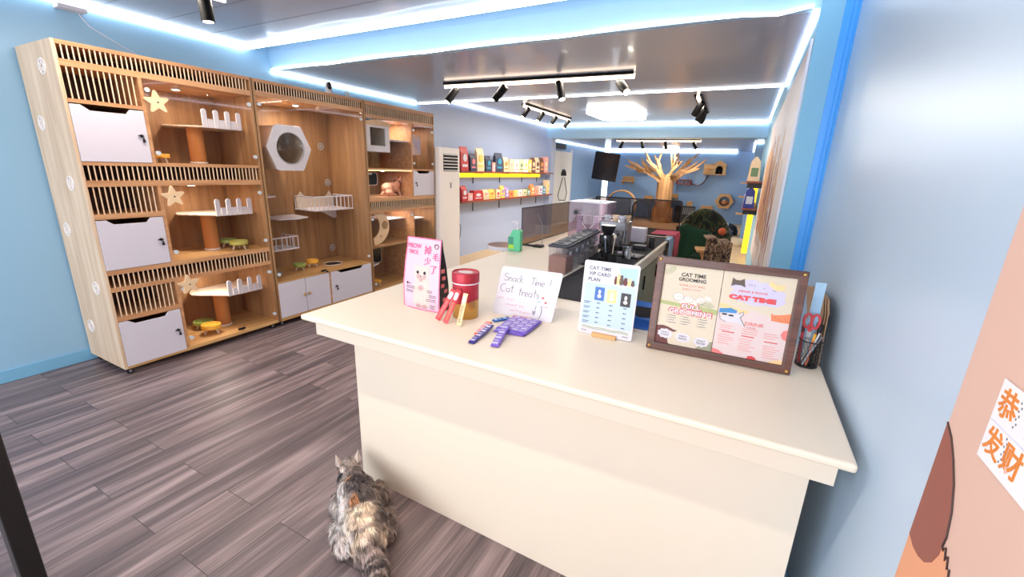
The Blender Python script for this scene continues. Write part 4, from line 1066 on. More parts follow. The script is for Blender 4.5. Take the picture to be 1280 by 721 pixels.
m.build('drawing_lines', 'print_maroon', rs, local=True)
flat([(L0+.004, .205), (.03, .214), (.05, .206), (.058, .194), (.072, .206), (.074, .196), (.064, .182), (.076, .160), (.082, .153), (.05, .160), (.02, .158), (.0, .166), (.006, .18)], 'print_white', rs, 'white_cat_drawing', .0009)
flat([(L0+.004, .206), (.03, .214), (.052, .206), (.050, .196), (.02, .194), (L0+.004, .190)], 'print_blue', rs, 'blue_cap', .0013)
m = MB(); m.tube([(L0+.004, PY-.0012, .19), (.0, PY-.0012, .166), (.02, PY-.0012, .158)], .0009, 4); m.tube([(.058, PY-.0012, .194), (.072, PY-.0012, .206), (.074, PY-.0012, .196), (.064, PY-.0012, .182), (.072, PY-.0012, .168), (.084, PY-.0012, .150)], .0010, 4)
m.box(.004, .020, PY-.0020, PY-.0012, .184, .190); m.box(.026, .042, PY-.0020, PY-.0012, .182, .188); m.build('cat_outline', 'print_black', rs, local=True)
text('DRINK', .02, 'print_redlight', rs, (.114, PY-.0012, .163), width=.062, height=.013, bold=.0003)
text('COFFEE', .02, 'print_redlight', rs, (.104, PY-.0012, .148), width=.030, height=.005)
m = MB()
for cx0, z0, n_ in ((.0, .142, 3), (.075, .140, 3), (.145, .136, 3), (.0, .106, 5), (.072, .100, 6), (.150, .088, 6)):
    for k in range(n_):
        z = z0-k*.0085; m.box(cx0+rr.uniform(0, .004), cx0+rr.uniform(.036, .056), PY-.0007, PY-.0001, z, z+.0016)
m.build('menu_lines', 'print_redlight', rs, local=True)
m = MB()
for cx0, z0 in ((.012, .118), (.078, .112), (.152, .104)): m.box(cx0, cx0+.042, PY-.0009, PY-.0001, z0, z0+.0035)
m.build('menu_headings', 'print_red', rs, local=True)
flat([(L0, .030), (L0, .048), (.01, .044), (.024, .036), (.030, .030)], 'print_redlight', rs, 'corner_shape', .0005)
flat([(.106, .030), (.110, .040), (.122, .043), (.134, .038), (.138, .030)], 'print_red', rs, 'corner_shape', .0006)
flat([(.17, .030), (.19, .040), (.218, .048), (.218, .030)], 'print_peach', rs, 'corner_shape', .0006)
flat([(.218, .120), (.205, .126), (.198, .14), (.204, .156), (.218, .162)], 'print_redlight', rs, 'corner_shape', .0004)
m = MB(); m.box(-.2135, .2135, -.0065, -.0055, .032, FH-.032); m.build('glazing', 'glass_print', fr, local=True)

# ---- blue magazine behind the cards
bk = thing('magazine', 'blue covered magazine with dark photo behind the price card', 'magazine', (-.33, 1.90, Z), (0, 0, .05))
for k in range(3):
    m = MB(); m.box(-.10, .10, -.07+.004*k, .075, k*.006, k*.006+.005); m.build('pages', 'pages' if k < 2 else 'book_blue', bk, local=True)
m = MB(); m.prism([(-.09, 0.0), (.08, 0), (.08, .10), (-.09, .10)], 'y', .060, .070, mat=Matrix.Translation((0, 0, .017)) @ Matrix.Rotation(-.25, 4, 'X')); m.build('raised_cover', 'book_blue', bk, local=True)
m = MB(); m.prism([(-.055, .04), (-.045, .075), (.05, .075), (.07, .05), (.06, .03), (-.02, .026)], 'y', .058, .0605, mat=Matrix.Translation((0, 0, .017)) @ Matrix.Rotation(-.25, 4, 'X')); m.build('cover_photo', 'black_soft', bk, local=True)

# ---- pen cup with scissors, ruler and pens
pcx, pcy = .296, 1.83
pc = thing('pen_cup', 'black wire mesh pen cup beside the frame', 'pen cup', (pcx, pcy, Z))
m = MB()
m.lathe([(0, 0), (.034, 0), (.034, .004), (0, .004)], (0, 0, 0), 24)
for k in range(22):
    a = 2*PI*k/22
    for s_ in (1, -1): m.tube([(.035*math.cos(a+s_*t*.9), .035*math.sin(a+s_*t*.9), .004+.096*t) for t in (0, .33, .66, 1)], .0009, 4)
m.tube([(.0355*math.cos(t), .0355*math.sin(t), .1) for t in [2*PI*i/24 for i in range(24)]], .0024, 6, closed=True)
m.tube([(.0345*math.cos(t), .0345*math.sin(t), .004) for t in [2*PI*i/24 for i in range(24)]], .002, 6, closed=True)
m.build('mesh', 'black', pc, local=True)
def incup(m, name, mat, label, cat_): return solo(m, name, mat, label, cat_)
m = MB(); A = Vector((pcx-.008, pcy+.014, Z+.008)); B = Vector((pcx-.012, pcy+.022, Z+.31)); 
m.box(pcx-.022, pcx+.010, pcy+.014, pcy+.016, Z+.008, Z+.315)
for k in range(30): m.box(pcx+.004 if k % 5 else pcx-.002, pcx+.010, pcy+.0132, pcy+.014, Z+.02+k*.0095, Z+.0206+k*.0095)
incup(m, 'ruler', 'print_skyblue', 'clear blue ruler standing in the black pen cup', 'ruler')
sc1 = thing('scissors', 'red handled scissors standing handles up in the pen cup', 'scissors', (pcx-.012, pcy-.006, Z+.006))
m = MB(); m.prism([(-.006, 0), (.004, 0), (.008, .13), (-.008, .13)], 'y', -.001, .001); m.build('blades', 'chrome', sc1, local=True)
for s_ in (-1, 1):
    m = MB(); m.tube([(s_*.012+.012*math.cos(t), 0, .168+.026*math.sin(t)) for t in [2*PI*i/18 for i in range(18)]], .0045, 6, closed=True); m.tube([(0, 0, .128), (s_*.007, 0, .145)], .0045, 6)
    m.build('handle', 'print_red', sc1, local=True, smooth=True)
def pen(label, dx, dy, tx, ty, L, r, mat, name='pen', tip='print_white'):
    o = thing(name, label, 'pen', (pcx+dx, pcy+dy, Z+.006))
    d = Vector((tx, ty, math.sqrt(1-tx*tx-ty*ty)))
    m = MB(); m.cyl((0, 0, 0), d*L*.8, r, n=8); m.build('barrel', mat, o, local=True, smooth=True)
    m = MB(); m.cyl(d*L*.8, d*L, r*1.15, n=8); m.build('cap', tip, o, local=True, smooth=True)
pen('slim white pen leaning to the right in the cup', -.012, -.018, .22, -.02, .135, .0028, 'print_white')
pen('second slim white pen leaning further right in the cup', -.014, -.010, .34, -.03, .125, .0028, 'print_white', tip='print_grey')
pen('thick black marker standing at the back of the cup', .012, .006, .08, .1, .155, .007, 'black', 'marker', 'black')
pen('orange handled brush in the pen cup', -.002, -.016, .06, .0, .125, .0045, 'print_orange', 'brush', 'bowl_yellow')
pen('red marker standing left in the cup', -.024, 0, -.05, .05, .15, .005, 'print_red', 'marker', 'print_maroon')
pen('grey pencil upright in the middle of the cup', .003, .0, .03, .02, .165, .003, 'grey', 'pencil', 'print_grey')

# ---- brown envelope files between the counter and the wall
ev = thing('envelope_file', 'brown kraft expanding envelope leaning on the right wall behind the pen cup', 'envelope', (.352, 1.98, Z))
E4 = [(1.85, Z), (2.02, Z), (2.36, Z+.16), (2.38, Z+.19), (2.10, Z+.235), (1.94, Z+.235), (1.885, Z+.19)]
m = MB()
for k in range(3): m.prism([(a+.012*k, b-.002*k if b > Z+.01 else b) for a, b in E4], 'x', .337-.006*k, .3405-.006*k)
m.build('folder', 'kraft', ev, bevel=.001)
m = MB(); m.prism([(1.885, Z+.19), (1.94, Z+.235), (2.12, Z+.235), (2.02, Z+.15)], 'x', .3405, .3435); m.build('flap', 'kraft', ev)
m = MB(); m.tube([(.344, a, b) for a, b in E4], .0016, 5, closed=True); m.build('binding', 'black', ev)

# ---- row of clear food storage bins with dark lids
for k in range(6):
    y0 = 2.65+k*.158; o = thing('storage_bin', ['clear storage bin of brown kibble at the front of the row', 'second clear storage bin behind the kibble one', 'third clear storage bin in the counter row', 'fourth clear storage bin in the counter row', 'fifth clear storage bin in the counter row', 'sixth clear storage bin, farthest in the row'][k], 'storage bin', (-1.05-.012*k, y0, Z), (0, 0, 0), 'clear food bins lined up on the counter')
    w_ = .068; D = .148
    m = MB(); m.ring(rrect(-w_, w_, 0, D, .012), rrect(-w_+.003, w_-.003, .003, D-.003, .010), 'z', 0, .178); m.prism(rrect(-w_, w_, 0, D, .012), 'z', 0, .003); m.build('box', 'plastic_clear', o, local=True)
    hgt = (.115, .07, .06, .08, .05, .07)[k]
    m = MB(); m.prism(rrect(-w_+.004, w_-.004, .004, D-.004, .009), 'z', .0035, hgt); m.build('contents', 'kibble' if k == 0 else 'seed', o, local=True)
    m = MB(); m.prism(rrect(-w_-.004, w_+.004, -.004, D+.004, .014), 'z', .176, .192); m.prism(rrect(-w_+.01, w_-.01, .01, D-.01, .012), 'z', .191, .200); m.box(-.02, .02, .05, .06, .2, .206); m.build('lid', 'dark_grey', o, local=True, bevel=.003)
    m = MB(); m.box(w_, w_+.004, .05, .08, .125, .150); m.build('clip', 'clear_trim', o, local=True)

# ---- acrylic cup dispenser case
ac = thing('acrylic_case', 'tall clear lilac acrylic case with a black round knob on the counter', 'display case', (-1.30, 4.12, Z))
m = MB(); x0, x1, y0, y1, h = -.185, .185, -.13, .17, .385
for (a, b, c, d) in ((x0, x1, y0, y0+.005), (x0, x1, y1-.005, y1), (x0, x0+.005, y0+.005, y1-.005), (x1-.005, x1, y0+.005, y1-.005)): m.box(a, b, c, d, 0, h)
m.build('walls', 'plastic_lilac', ac, local=True)
m = MB(); m.box(x0-.004, x1+.004, y0-.004, y1+.004, h, h+.012); m.box(-.12, .12, -.06, .1, h+.012, h+.02); m.build('lid', 'cool_white', ac, local=True, bevel=.003)
m = MB(); m.cyl((-.115, y0-.010, .29), (-.115, y0, .29), .022, n=20); m.build('knob', 'black', ac, local=True)
m = MB(); m.tube([(-.05, y0-.002, .20), (.08, y0-.002, .04)], .004, 6); m.tube([(-.05, y0-.002, .05), (.08, y0-.002, .20)], .003, 6); m.build('strap', 'print_white', ac, local=True)
CGp = 'stacks of cups inside the acrylic case'
for i in range(4):
    x = -1.30-.12+.08*i
    m = MB(); prof = []
    for k in range(9): prof += [(.026+.001*(k % 2), .004+k*.028), (.033, .030+k*.028)]
    m.lathe([(0, .004)]+prof+[(0, prof[-1][1])], (x, 4.14+.03*(i % 2), Z), 18); solo(m, 'cup_stack', 'cup_purple' if i % 2 else 'lilac_plastic', ['pale cup stack, leftmost in the acrylic case', 'plum cup stack, second from left in the acrylic case', 'pale cup stack, third from left in the acrylic case', 'plum cup stack, rightmost in the acrylic case'][i], 'cups', CGp)

# ---- black bean grinder, espresso machine
gr = thing('coffee_grinder', 'black coffee grinder standing behind the storage bins', 'coffee grinder', (-.90, 3.30, Z+.0065))
m = MB(); m.prism(rrect(-.05, .05, -.06, .08, .02), 'z', 0, .02); m.prism(rrect(-.045, .045, .0, .08, .02), 'z', .02, .16); m.prism(rrect(-.05, .05, -.06, .08, .02), 'z', .13, .20); m.cyl((0, -.075, .15), (0, -.05, .15), .02, n=14); m.build('body', 'black', gr, local=True, bevel=.004)
m = MB(); m.lathe([(.035, .20), (.055, .25), (.055, .27), (0, .27)], (0, .01, 0), 20); m.build('hopper', 'steel_dark', gr, local=True, smooth=True)
m = MB(); m.tube([(0, -.05, .11), (0, -.11, .10), (0, -.15, .085)], .010, 8); m.build('handle', 'black', gr, local=True)
EMS = Matrix.Diagonal((.72, .72, .82, 1))
em = thing('espresso_machine', 'chrome and black espresso machine on the counter', 'espresso machine', (-.99, 3.86, Z+.0065))
m = MB(); m.prism(rrect(-.17, .17, -.15, .17, .02), 'z', .0, .05); m.build('drip_tray', 'black', em, local=True, mat4=EMS, bevel=.004)
m = MB(); m.prism(rrect(-.17, .17, .0, .17, .03), 'z', .05, .22); m.prism(rrect(-.175, .175, -.13, .17, .03), 'z', .21, .30); m.build('housing', 'steel_light', em, local=True, mat4=EMS, bevel=.004)
for x in (-.08, .08):
    m = MB(); m.cyl((x, -.07, .165), (x, -.07, .212), .034, n=18); m.tube([(x, -.10, .18), (x, -.20, .165)], .012, 8, mi=1); m.build('portafilter', ['chrome', 'black'], em, local=True, mat4=EMS)
m = MB(); m.tube([(.15, -.12, .22), (.16, -.15, .16), (.15, -.16, .08)], .005, 8); m.build('steam_wand', 'chrome', em, local=True, mat4=EMS)
m = MB(); m.tube([(-.16, -.11, .31), (-.16, -.11, .345), (.16, -.11, .345), (.16, -.11, .31)], .004, 6); m.build('cup_rail', 'chrome', em, local=True, mat4=EMS); m = MB(); m.tube([(-.16, .15, .31), (-.16, .15, .345), (.16, .15, .345), (.16, .15, .31)], .004, 6); m.build('cup_rail', 'chrome', em, local=True, mat4=EMS)
for i, (x, y, mt) in enumerate(((-.10, 0, 'print_white'), (-.01, .03, 'box_cream'), (.08, -.02, 'print_white'), (.12, .07, 'star_wood'))):
    m = MB(); m.lathe([(0, 0), (.022, 0), (.034, .05), (.032, .05), (.021, .003), (0, .003)], (-.99+x*.75, 3.86+y*.75, Z+.2525), 18)
    solo(m, 'cup', mt, ['white cup at the left on the espresso machine', 'cream cup in the middle on the espresso machine', 'white cup at the right on the espresso machine', 'wooden cup at the back on the espresso machine'][i], 'cup', 'cups on the espresso machine', smooth=True)
m = MB(); m.lathe([(0, 0), (.036, 0), (.038, .06), (.030, .09), (.032, .10), (.030, .10), (.028, .09), (.036, .06), (.034, .003), (0, .003)], (-.76, 3.40, Z+.0065), 20); m.tube([(-.725, 3.40, Z+.085), (-.70, 3.40, Z+.08), (-.70, 3.40, Z+.04), (-.725, 3.40, Z+.03)], .004, 6)
solo(m, 'milk_jug', 'chrome', 'small chrome milk jug by the coffee grinder', 'jug', smooth=True)
m = MB(); m.prism(rrect(-.085, .085, -.06, .06, .01), 'z', 0, .14, mat=Matrix.Translation((-.90, 4.42, Z+.0065))); solo(m, 'paper_box', 'cool_white', 'plain white box on the mat behind the espresso machine', 'box', bevel=.004)
for i, (x, y, a, h, mt, lab) in enumerate(((-.78, 3.08, .5, .17, 'black', 'black tongs'), (-.83, 3.07, -.4, .19, 'chrome', 'steel spoon'), (-.80, 3.10, .1, .2, 'pale_wood', 'wooden stirrer'))):
    m = MB(); m.tube([(x, y, Z+.012), (x+.04*a, y+.01, Z+.02+h*.6), (x+.07*a, y+.02, Z+.02+h)], .004, 6); m.ball((x+.07*a, y+.02, Z+.02+h), (.012, .005, .016), 8)
    solo(m, 'utensil', mt, lab+' standing in the utensil pot by the grinder', 'utensil')
m = MB(); m.lathe([(0, 0), (.045, 0), (.048, .10), (.045, .10), (.042, .005), (0, .005)], (-.80, 3.085, Z+.0065), 20); solo(m, 'utensil_pot', 'black', 'black round utensil pot before the grinder', 'pot', smooth=True)

# ---- tap
tp = thing('faucet', 'tall black arched kitchen tap at the far end of the counter', 'faucet', (-1.09, 4.95, Z+.0015))
m = MB(); m.cyl((0, 0, 0), (0, 0, .03), .026, n=18); pts = [(0, 0, .03), (0, 0, .26)]+[(.09-.09*math.cos(t), 0, .30+.09*math.sin(t)) for t in [PI*i/10 for i in range(11)]]+[(.19, 0, .24)]
m.tube(pts, .011, 10); m.build('spout', 'black', tp, local=True, smooth=True)
m = MB(); m.cyl((.182, 0, .27), (.20, 0, .19), .015, .019, 14); m.build('spray_head', 'black', tp, local=True, smooth=True)
m = MB(); m.tube([(.02, 0, .05), (.06, -.02, .08)], .006, 8); m.build('lever', 'black', tp, local=True)
m = MB(); m.tube([(-.03, 0, 0), (-.03, 0, .33)], .004, 6); m.tube([(-.03, 0, .30), (0, 0, .30)], .004, 6); m.build('hose_stay', 'black', tp, local=True)

# ---- payment gear
tb = thing('tablet', 'black tablet lying with a white receipt on the long mat', 'tablet', (-.80, 3.57, Z+.0065), (0, 0, -.15))
m = MB(); m.prism(rrect(-.13, .13, -.09, .09, .012), 'z', 0, .012); m.build('case', 'black', tb, local=True, bevel=.002)
m = MB(); m.prism(rrect(-.10, .02, .0, .08, .005), 'z', .012, .014); m.build('receipt', 'lilac_plastic', tb, local=True)
m = MB()
for i in range(4):
    for j in range(3): m.box(.03+i*.022, .046+i*.022, -.07+j*.03, -.05+j*.03, .012, .016)
m.build('keys', 'grey', tb, local=True)
cr = thing('card_reader', 'small black card reader box on the long mat', 'card reader', (-.775, 3.98, Z+.0065))
m = MB(); m.prism(rrect(-.055, .055, -.05, .05, .01), 'z', 0, .035); m.build('body', 'black', cr, local=True, bevel=.004); m = MB(); m.box(-.04, .04, -.0505, -.048, .01, .025); m.build('slot', 'dark_grey', cr, local=True)
m = MB(); m.lathe([(0, 0), (.026, 0), (.028, .01), (.024, .085), (.02, .10), (0, .102)], (-.695, 4.10, Z+.0065), 18); solo(m, 'tamper', 'black', 'small black cylinder standing right of the card reader', 'canister', smooth=True)
m = MB(); m.box(-.70, -.628, 4.30, 4.36, .905-.06, .93); m.ball((-.63, 4.33, .90), .02, 6); 
# ---- smoked glass screens
sl = thing('glass_screen', 'smoked glass counter screen with black rim along the left edge', 'screen', (-1.74, 4.3, Z))
m = MB(); m.box(-1.737, -1.731, 3.47, 5.55, Z+.004, 1.262); m.build('pane', 'glass_smoke', sl)
m = MB(); m.tube([(-1.734, 3.47, Z+.006), (-1.734, 3.47, 1.264), (-1.734, 5.55, 1.264), (-1.734, 5.55, Z+.006)], .006, 6, closed=True); m.build('rim', 'black', sl)
m = MB(); m.box(-1.737, -1.60, 3.50, 3.53, Z, Z+.014); m.box(-1.62, -1.54, 3.48, 3.55, Z, Z+.020); m.tube([(-1.72, 3.515, Z+.01), (-1.60, 3.515, Z+.01)], .006, 6); m.build('foot', 'black', sl)
m = MB(); m.tube([(-1.545, 3.515, Z+.02), (-1.55, 3.515, 1.12), (-1.60, 3.515, 1.22)], .0022, 6); m.build('wire', 'grey', sl)
sr = thing('glass_screen', 'smoked glass screen with black rounded rim across the far counter end', 'screen', (-1.1, 5.575, Z))
m = MB(); m.prism(rrect(-1.72, -.65, Z+.004, 1.285, .03), 'y', 5.572, 5.578); m.build('pane', 'glass_smoke', sr)
m = MB(); m.tube([(x, 5.575, z) for x, z in rrect(-1.72, -.65, Z+.006, 1.288, .03, 6)], .008, 6, closed=True); m.build('rim', 'black', sr)

# ---- green soap dispenser
sp = thing('soap_dispenser', 'green handwash bottle with white pump near the smoked screen', 'soap bottle', (-1.665, 3.22, Z))
m = MB(); prof = [(-.052, 0), (.055, 0), (.058, .01), (.058, .175), (.05, .182), (-.012, .182), (-.022, .172), (-.055, .11), (-.058, .01)]
m.prism(prof, 'y', -.026, .026); m.build('bottle', 'soap_green', sp, local=True, bevel=.009)
m = MB(); m.box(-.055, -.005, -.0275, -.0255, .03, .12); m.build('label', 'soap_label', sp, local=True); m = MB(); m.box(-.05, .0, -.0285, -.0275, .02, .055); m.build('label', 'lime', sp, local=True)
m = MB(); m.cyl((.02, 0, .182), (.02, 0, .20), .016, n=16); m.cyl((.02, 0, .20), (.02, 0, .235), .005, n=10); m.cyl((.02, 0, .235), (.02, 0, .252), .010, n=12); m.tube([(.025, 0, .246), (-.03, 0, .246), (-.036, 0, .238)], .0055, 8); m.build('pump', 'print_white', sp, local=True, smooth=True)

# ---- low round side table behind the counter edge
st_ = thing('side_table', 'low round table with dark top and white rim behind the counter edge', 'side table', (-2.03, 3.70, 0))
m = MB(); m.lathe([(0, .87), (.165, .87), (.17, .862), (.17, .838), (0, .838)], (0, 0, 0), 36); tpb = m.build('table_top', 'frame_brown', st_, local=True, smooth=True)
m = MB(); m.lathe([(.171, .840), (.176, .838), (.176, .870), (.171, .874), (.171, .840)], (0, 0, 0), 36, caps=False); m.build('rim', 'print_white', st_, local=True, smooth=True)
m = MB(); m.cyl((0, 0, .02), (0, 0, .838), .022, n=16); m.lathe([(0, 0), (.15, 0), (.15, .012), (.03, .025), (0, .025)], (0, 0, 0), 30); m.build('pedestal', 'black', st_, local=True, smooth=True)

# ---- cloths on the far right edge of the counter
def towel(label, y0, y1, zb, mat, xin=.12):
    m = MB(); n_ = 10; vs = []; fs = []
    prof = [(-.64-xin, Z+.007), (-.66, Z+.009), (-.632, Z+.006), (-.626, Z-.03), (-.628, (Z+zb)/2), (-.624, zb)]
    for i, (x, z) in enumerate(prof):
        for j in range(n_+1):
            y = y0+(y1-y0)*j/n_; wv = .006*math.sin(j*2.1+i)*(i > 2); vs.append((x+abs(wv), y, z))
    for i in range(len(prof)-1):
        for j in range(n_): a = i*(n_+1)+j; fs.append((a, a+1, a+n_+2, a+n_+1))
    m._add(vs, fs); o = m.build('towel', mat, smooth=True); s_ = o.modifiers.new('s', 'SOLIDIFY'); s_.thickness = .005; s_.offset = 1
    tag(o, label, 'towel', 'cloths hanging over the counter edge')
towel('pink cloth hanging over the far end of the counter', 5.10, 5.50, .66, 'towel_pink', .25)
towel('pale blue cloth hanging beside the pink one', 4.70, 5.00, .62, 'towel_blue', .03)
# ------------------------------------------------------------------ ceiling light strips and track lights
def strip(name_label, pts, r, mat='led_white', group='white light strips round the ceilings'):
    m = MB(); m.tube(pts, r, 6); return solo(m, 'light_strip', mat, name_label, 'light strip', group)
zc = 2.66-.014
strip('white light strip on the left edge of the front ceiling', [(XL+.02, -2.3, zc), (XL+.02, 2.84, zc)], .017)
strip('white light strip along the rear edge of the front ceiling', [(XL+.04, 2.85, zc), (XR-.04, 2.85, zc)], .019)
rr = random.Random(3)
wav = [(XL+.03+i*(4.64)/28, 3.088, 2.500+(.008*math.sin(i*.9)+(0 if i else 0))-(.018 if i == 27 else 0)) for i in range(29)]
strip('wavy white light strip on the lower edge of the first beam', wav, .008)
strip('white light strip up the left side of the dropped ceiling', [(XL+.015, 3.10, 2.476), (XL+.015, 5.35, 2.476)], .012)
strip('white light strip up the right side of the dropped ceiling', [(.19, 3.12, 2.476), (.19, 5.35, 2.476)], .012)
strip('white light strip across the rear edge of the dropped ceiling', [(XL+.03, 5.39, 2.487), (.17, 5.39, 2.487)], .012)
strip('white light strip at the left of the second hall ceiling', [(XL+.015, 5.45, 2.626), (XL+.015, 10.15, 2.626)], .012)
strip('white light strip at the right of the second hall ceiling', [(.19, 5.45, 2.626), (.19, 10.15, 2.626)], .012)
strip('white light strip across the hall above the far opening', [(XL+.03, 10.18, 2.622), (.17, 10.18, 2.622)], .016)
strip('white light strip on the left of the far room ceiling', [(-4.88, 10.6, 2.385), (-4.88, 16.6, 2.385)], .015)
strip('white light strip across the back wall of the far room', [(-4.85, 16.78, 2.36), (-.45, 16.78, 2.36)], .028)
strip('short white light strip on the step of the far room wall', [(.06, 12.18, 2.38), (.19, 12.18, 2.38)], .022)
strip('white light strip at the right of the far room ceiling', [(.02, 12.3, 2.38), (.02, 16.7, 2.38)], .02)

def track(label, cx, cy, z, L, rz, spots, aims, bw=.02, rod=.06, S=1.3, watts=22):
    o = thing('track_light', label, 'track light', (cx, cy, z), (0, 0, rz), 'black track lights with glowing bars')
    m = MB(); m.box(-L/2, L/2, .018, .05, -.03, 0); m.box(-L/2, L/2, -.05, -.018, -.022, 0); m.build('rail', 'spot_black', o, local=True, bevel=.002)
    m = MB(); m.prism(rrect(-L/2-.01, L/2+.01, -.017, .017, .015), 'z', -.052, -.010); m.build('light_bar', 'led_warm', o, local=True)
    area('track_light_glow', (cx, cy, z-.06), (0, 0, rz), L, .04, watts, (1, .88, .74))
    for x, (ax, ay) in zip(spots, aims):
        m = MB(); m.cyl((x, 0, -.05), (x, 0, -.05-rod), .006, n=8); p = Vector((x, 0, -.05-rod)); d = Vector((ax, ay, -1)).normalized()
        a = p-d*.05*S; b = p+d*.085*S
        m.cyl(a, b, .030*S, n=18); m.cyl(a-d*.008, a, .024*S, .030*S, n=18)
        sp_ = m.build('spot', 'spot_black', o, local=True, bevel=.002)
        m = MB(); m.cyl(b, b+d*.002, .024*S, n=16); m.build('lamp', 'lamp_spot', sp_, local=True)
    return o
track('long track light with four black spots nearest the viewer in the hall', -2.10, 4.28, 2.49, 2.06, .05, (-.93, -.33, .32, .93), ((-.5, -.5), (-1.1, .1), (.35, -.2), (.9, -.9)), S=1.3)
track('track light with four spots near the left hall wall', -3.44, 7.85, 2.64, 2.1, PI/2, (-.95, -.35, .25, .93), ((-.5, .5), (-.5, .5), (-.5, .5), (-.4, .6)))
track('short track light with dark spots on the right of the hall ceiling', -.79, 7.6, 2.64, 1.9, PI/2+.03, (-.55, .1, .5), ((.5, .6), (.6, .5), (.9, .3)), S=1.5)
track('far track light over the tree room', -2.10, 11.45, 2.40, 1.95, .1, (-.85, -.35, .2, .85), ((-.4, .2), (.3, .1), (.2, .3), (.6, .2)), watts=34)
track('single track light above the nearest cabinet', -3.36, 1.50, 2.66, .95, 1.35, (.36,), ((.05, .0),), rod=.035, watts=18)
track('added track light on the front ceiling, out of view above the customer side', -1.15, .55, 2.66, 2.2, 0, (-.8, 0, .8), ((0, .4), (0, .6), (.2, .4)), rod=.035, watts=30)  # added out of view to brighten the counter top and right wall
pl = thing('ceiling_light', 'bright white rounded panel ceiling light in the hall', 'ceiling light', (-2.26, 8.2, 2.64))
area('panel_light_glow', (-2.26, 8.2, 2.55), (0, 0, 0), .8, 1.2, 60, (1, .95, .88))
oc = rrect(-.42, .42, -.62, .62, .16, 3); m = MB(); m.prism(oc, 'z', -.075, -.012); m.build('diffuser', 'led_panel', pl, local=True, bevel=.01)
m = MB(); m.prism([(x*.97, y*.97) for x, y in oc], 'z', -.012, 0); m.build('backplate', 'grey', pl, local=True)
m = MB(); m.lathe([(0, 0), (.24, 0), (.24, -.03), (.2, -.055), (0, -.065)], (-2.28, 14.8, 2.4), 30); solo(m, 'ceiling_light', 'led_panel', 'round glowing ceiling light above the wooden tree', 'ceiling light', smooth=True)
area('tree_light_glow', (-2.28, 14.8, 2.32), (0, 0, 0), .4, .4, 38, (1, .92, .82))
cb_ = thing('power_splitter', 'small white cable box with a thin hanging cable on the left wall', 'cable box', (-4.45, 1.62, 2.64))
m = MB(); m.box(-4.499, -4.42, 1.50, 1.66, 2.59, 2.617); m.build('box', 'print_white', cb_, bevel=.003)
m = MB(); m.tube([(-4.47, 1.62, 2.60), (-4.49, 1.64, 2.57), (-4.493, 1.68, 2.52), (-4.494, 1.76, 2.477), (-4.49, 1.92, 2.40), (-4.47, 2.02, 2.33), (-4.46, 2.06, 2.29)], .004, 6); m.build('cable', 'print_white', cb_, smooth=True)

# ------------------------------------------------------------------ standing air conditioner
a_ = thing('air_conditioner', 'tall cream floor standing air conditioner beside the cat cabinets', 'air conditioner', (-4.0, 5.3, 0))
m = MB(); m.prism(rrect(-3.96, -3.82, 5.03, 5.51, .02), 'z', .04, 1.86); m.build('front_panel', 'ac_white', a_, bevel=.006)
m = MB(); m.prism(rrect(-4.22, -3.955, 5.06, 5.48, .02), 'z', .04, 1.84); m.build('case', 'ac_side', a_, bevel=.006)
m = MB(); m.prism(rrect(-4.24, -3.81, 5.03, 5.51, .02), 'z', 0, .045); m.build('plinth', 'steel_dark', a_)
m = MB(); m.prism(rrect(5.10, 5.45, 1.535, 1.775, .01), 'x', -3.825, -3.8175); gx = m.build('grille', 'black_soft', a_)
for k in range(6):
    m = MB(); z = 1.55+k*.043; m.box(-3.8175, -3.808, 5.105, 5.445, z-.006, z+.006, mat=None); m.build('louvre', 'ac_white', gx, bevel=.002)
m = MB(); m.box(-3.821, -3.818, 5.26, 5.29, 1.30, 1.38); m.build('display', 'grey', a_)
m = MB(); m.tube([(-3.83, 5.515, .75), (-3.82, 5.53, .72), (-3.83, 5.53, .60), (-3.84, 5.52, .5)], .005, 6); m.build('cable', 'black', a_)

# ------------------------------------------------------------------ wall shelves with pet products
def wshelf(label, z, led):
    o = thing('wall_shelf', label, 'shelf', (-4.49, 8.2, z))
    m = MB(); m.box(XL+.001, -4.24, 6.15, 10.12, z-.028, z); m.build('board', 'shelf_red', o, bevel=.002)
    for y in (6.9, 7.9, 8.9, 9.7):
        m = MB(); m.box(XL+.001, XL+.012, y-.008, y+.008, z-.22, z-.028); m.box(XL+.001, -4.28, y-.008, y+.008, z-.036, z-.028); m.build('bracket', 'black', o)
    if led:
        m = MB(); m.box(XL+.002, XL+.02, 6.2, 9.85, z-.105, z-.032); m.build('light_strip', 'led_yellow', o)
wshelf('upper dark red wall shelf lit yellow underneath', 1.535, True)
wshelf('lower dark red wall shelf with small packages', 1.030, False)
def pouch(y, w, h, z, mat, lab, acc='print_white', grp=None, x=-4.33, d=.09, box=False, catg='package'):
    o = thing('product_box' if box else 'product_pouch', lab, catg, (x, y, z+.0008), (0, 0, 0), grp)
    m = MB()
    if box: m.box(-d/2, d/2, -w/2, w/2, 0, h); m.build('carton', mat, o, local=True, bevel=.003)
    else:
        rows_ = [(0, d/2, w/2), (h*.15, d/2, w/2), (h*.75, d*.36, w/2*.98), (h*.93, .006, w/2), (h, .004, w/2)]
        vs = []; fs = []
        for zz, dd, ww in rows_: vs += [(dd, -ww, zz), (dd, ww, zz), (-dd, ww, zz), (-dd, -ww, zz)]
        for i in range(4): fs += [(i*4+k, i*4+(k+1) % 4, i*4+4+(k+1) % 4, i*4+4+k) for k in range(4)]
        fs += [(3, 2, 1, 0), (16, 17, 18, 19)]
        m._add(vs, fs); m.build('bag', mat, o, local=True, bevel=.003)
    m = MB(); m.prism(circ(0, h*.55, w*.27, 14, h*.16), 'x', d/2*.86, d/2+.003); m.box(d/2*.8, d/2+.003, -w*.34, w*.34, h*.18, h*.28); m.build('label', acc, o, local=True)
    return o
rr = random.Random(11)
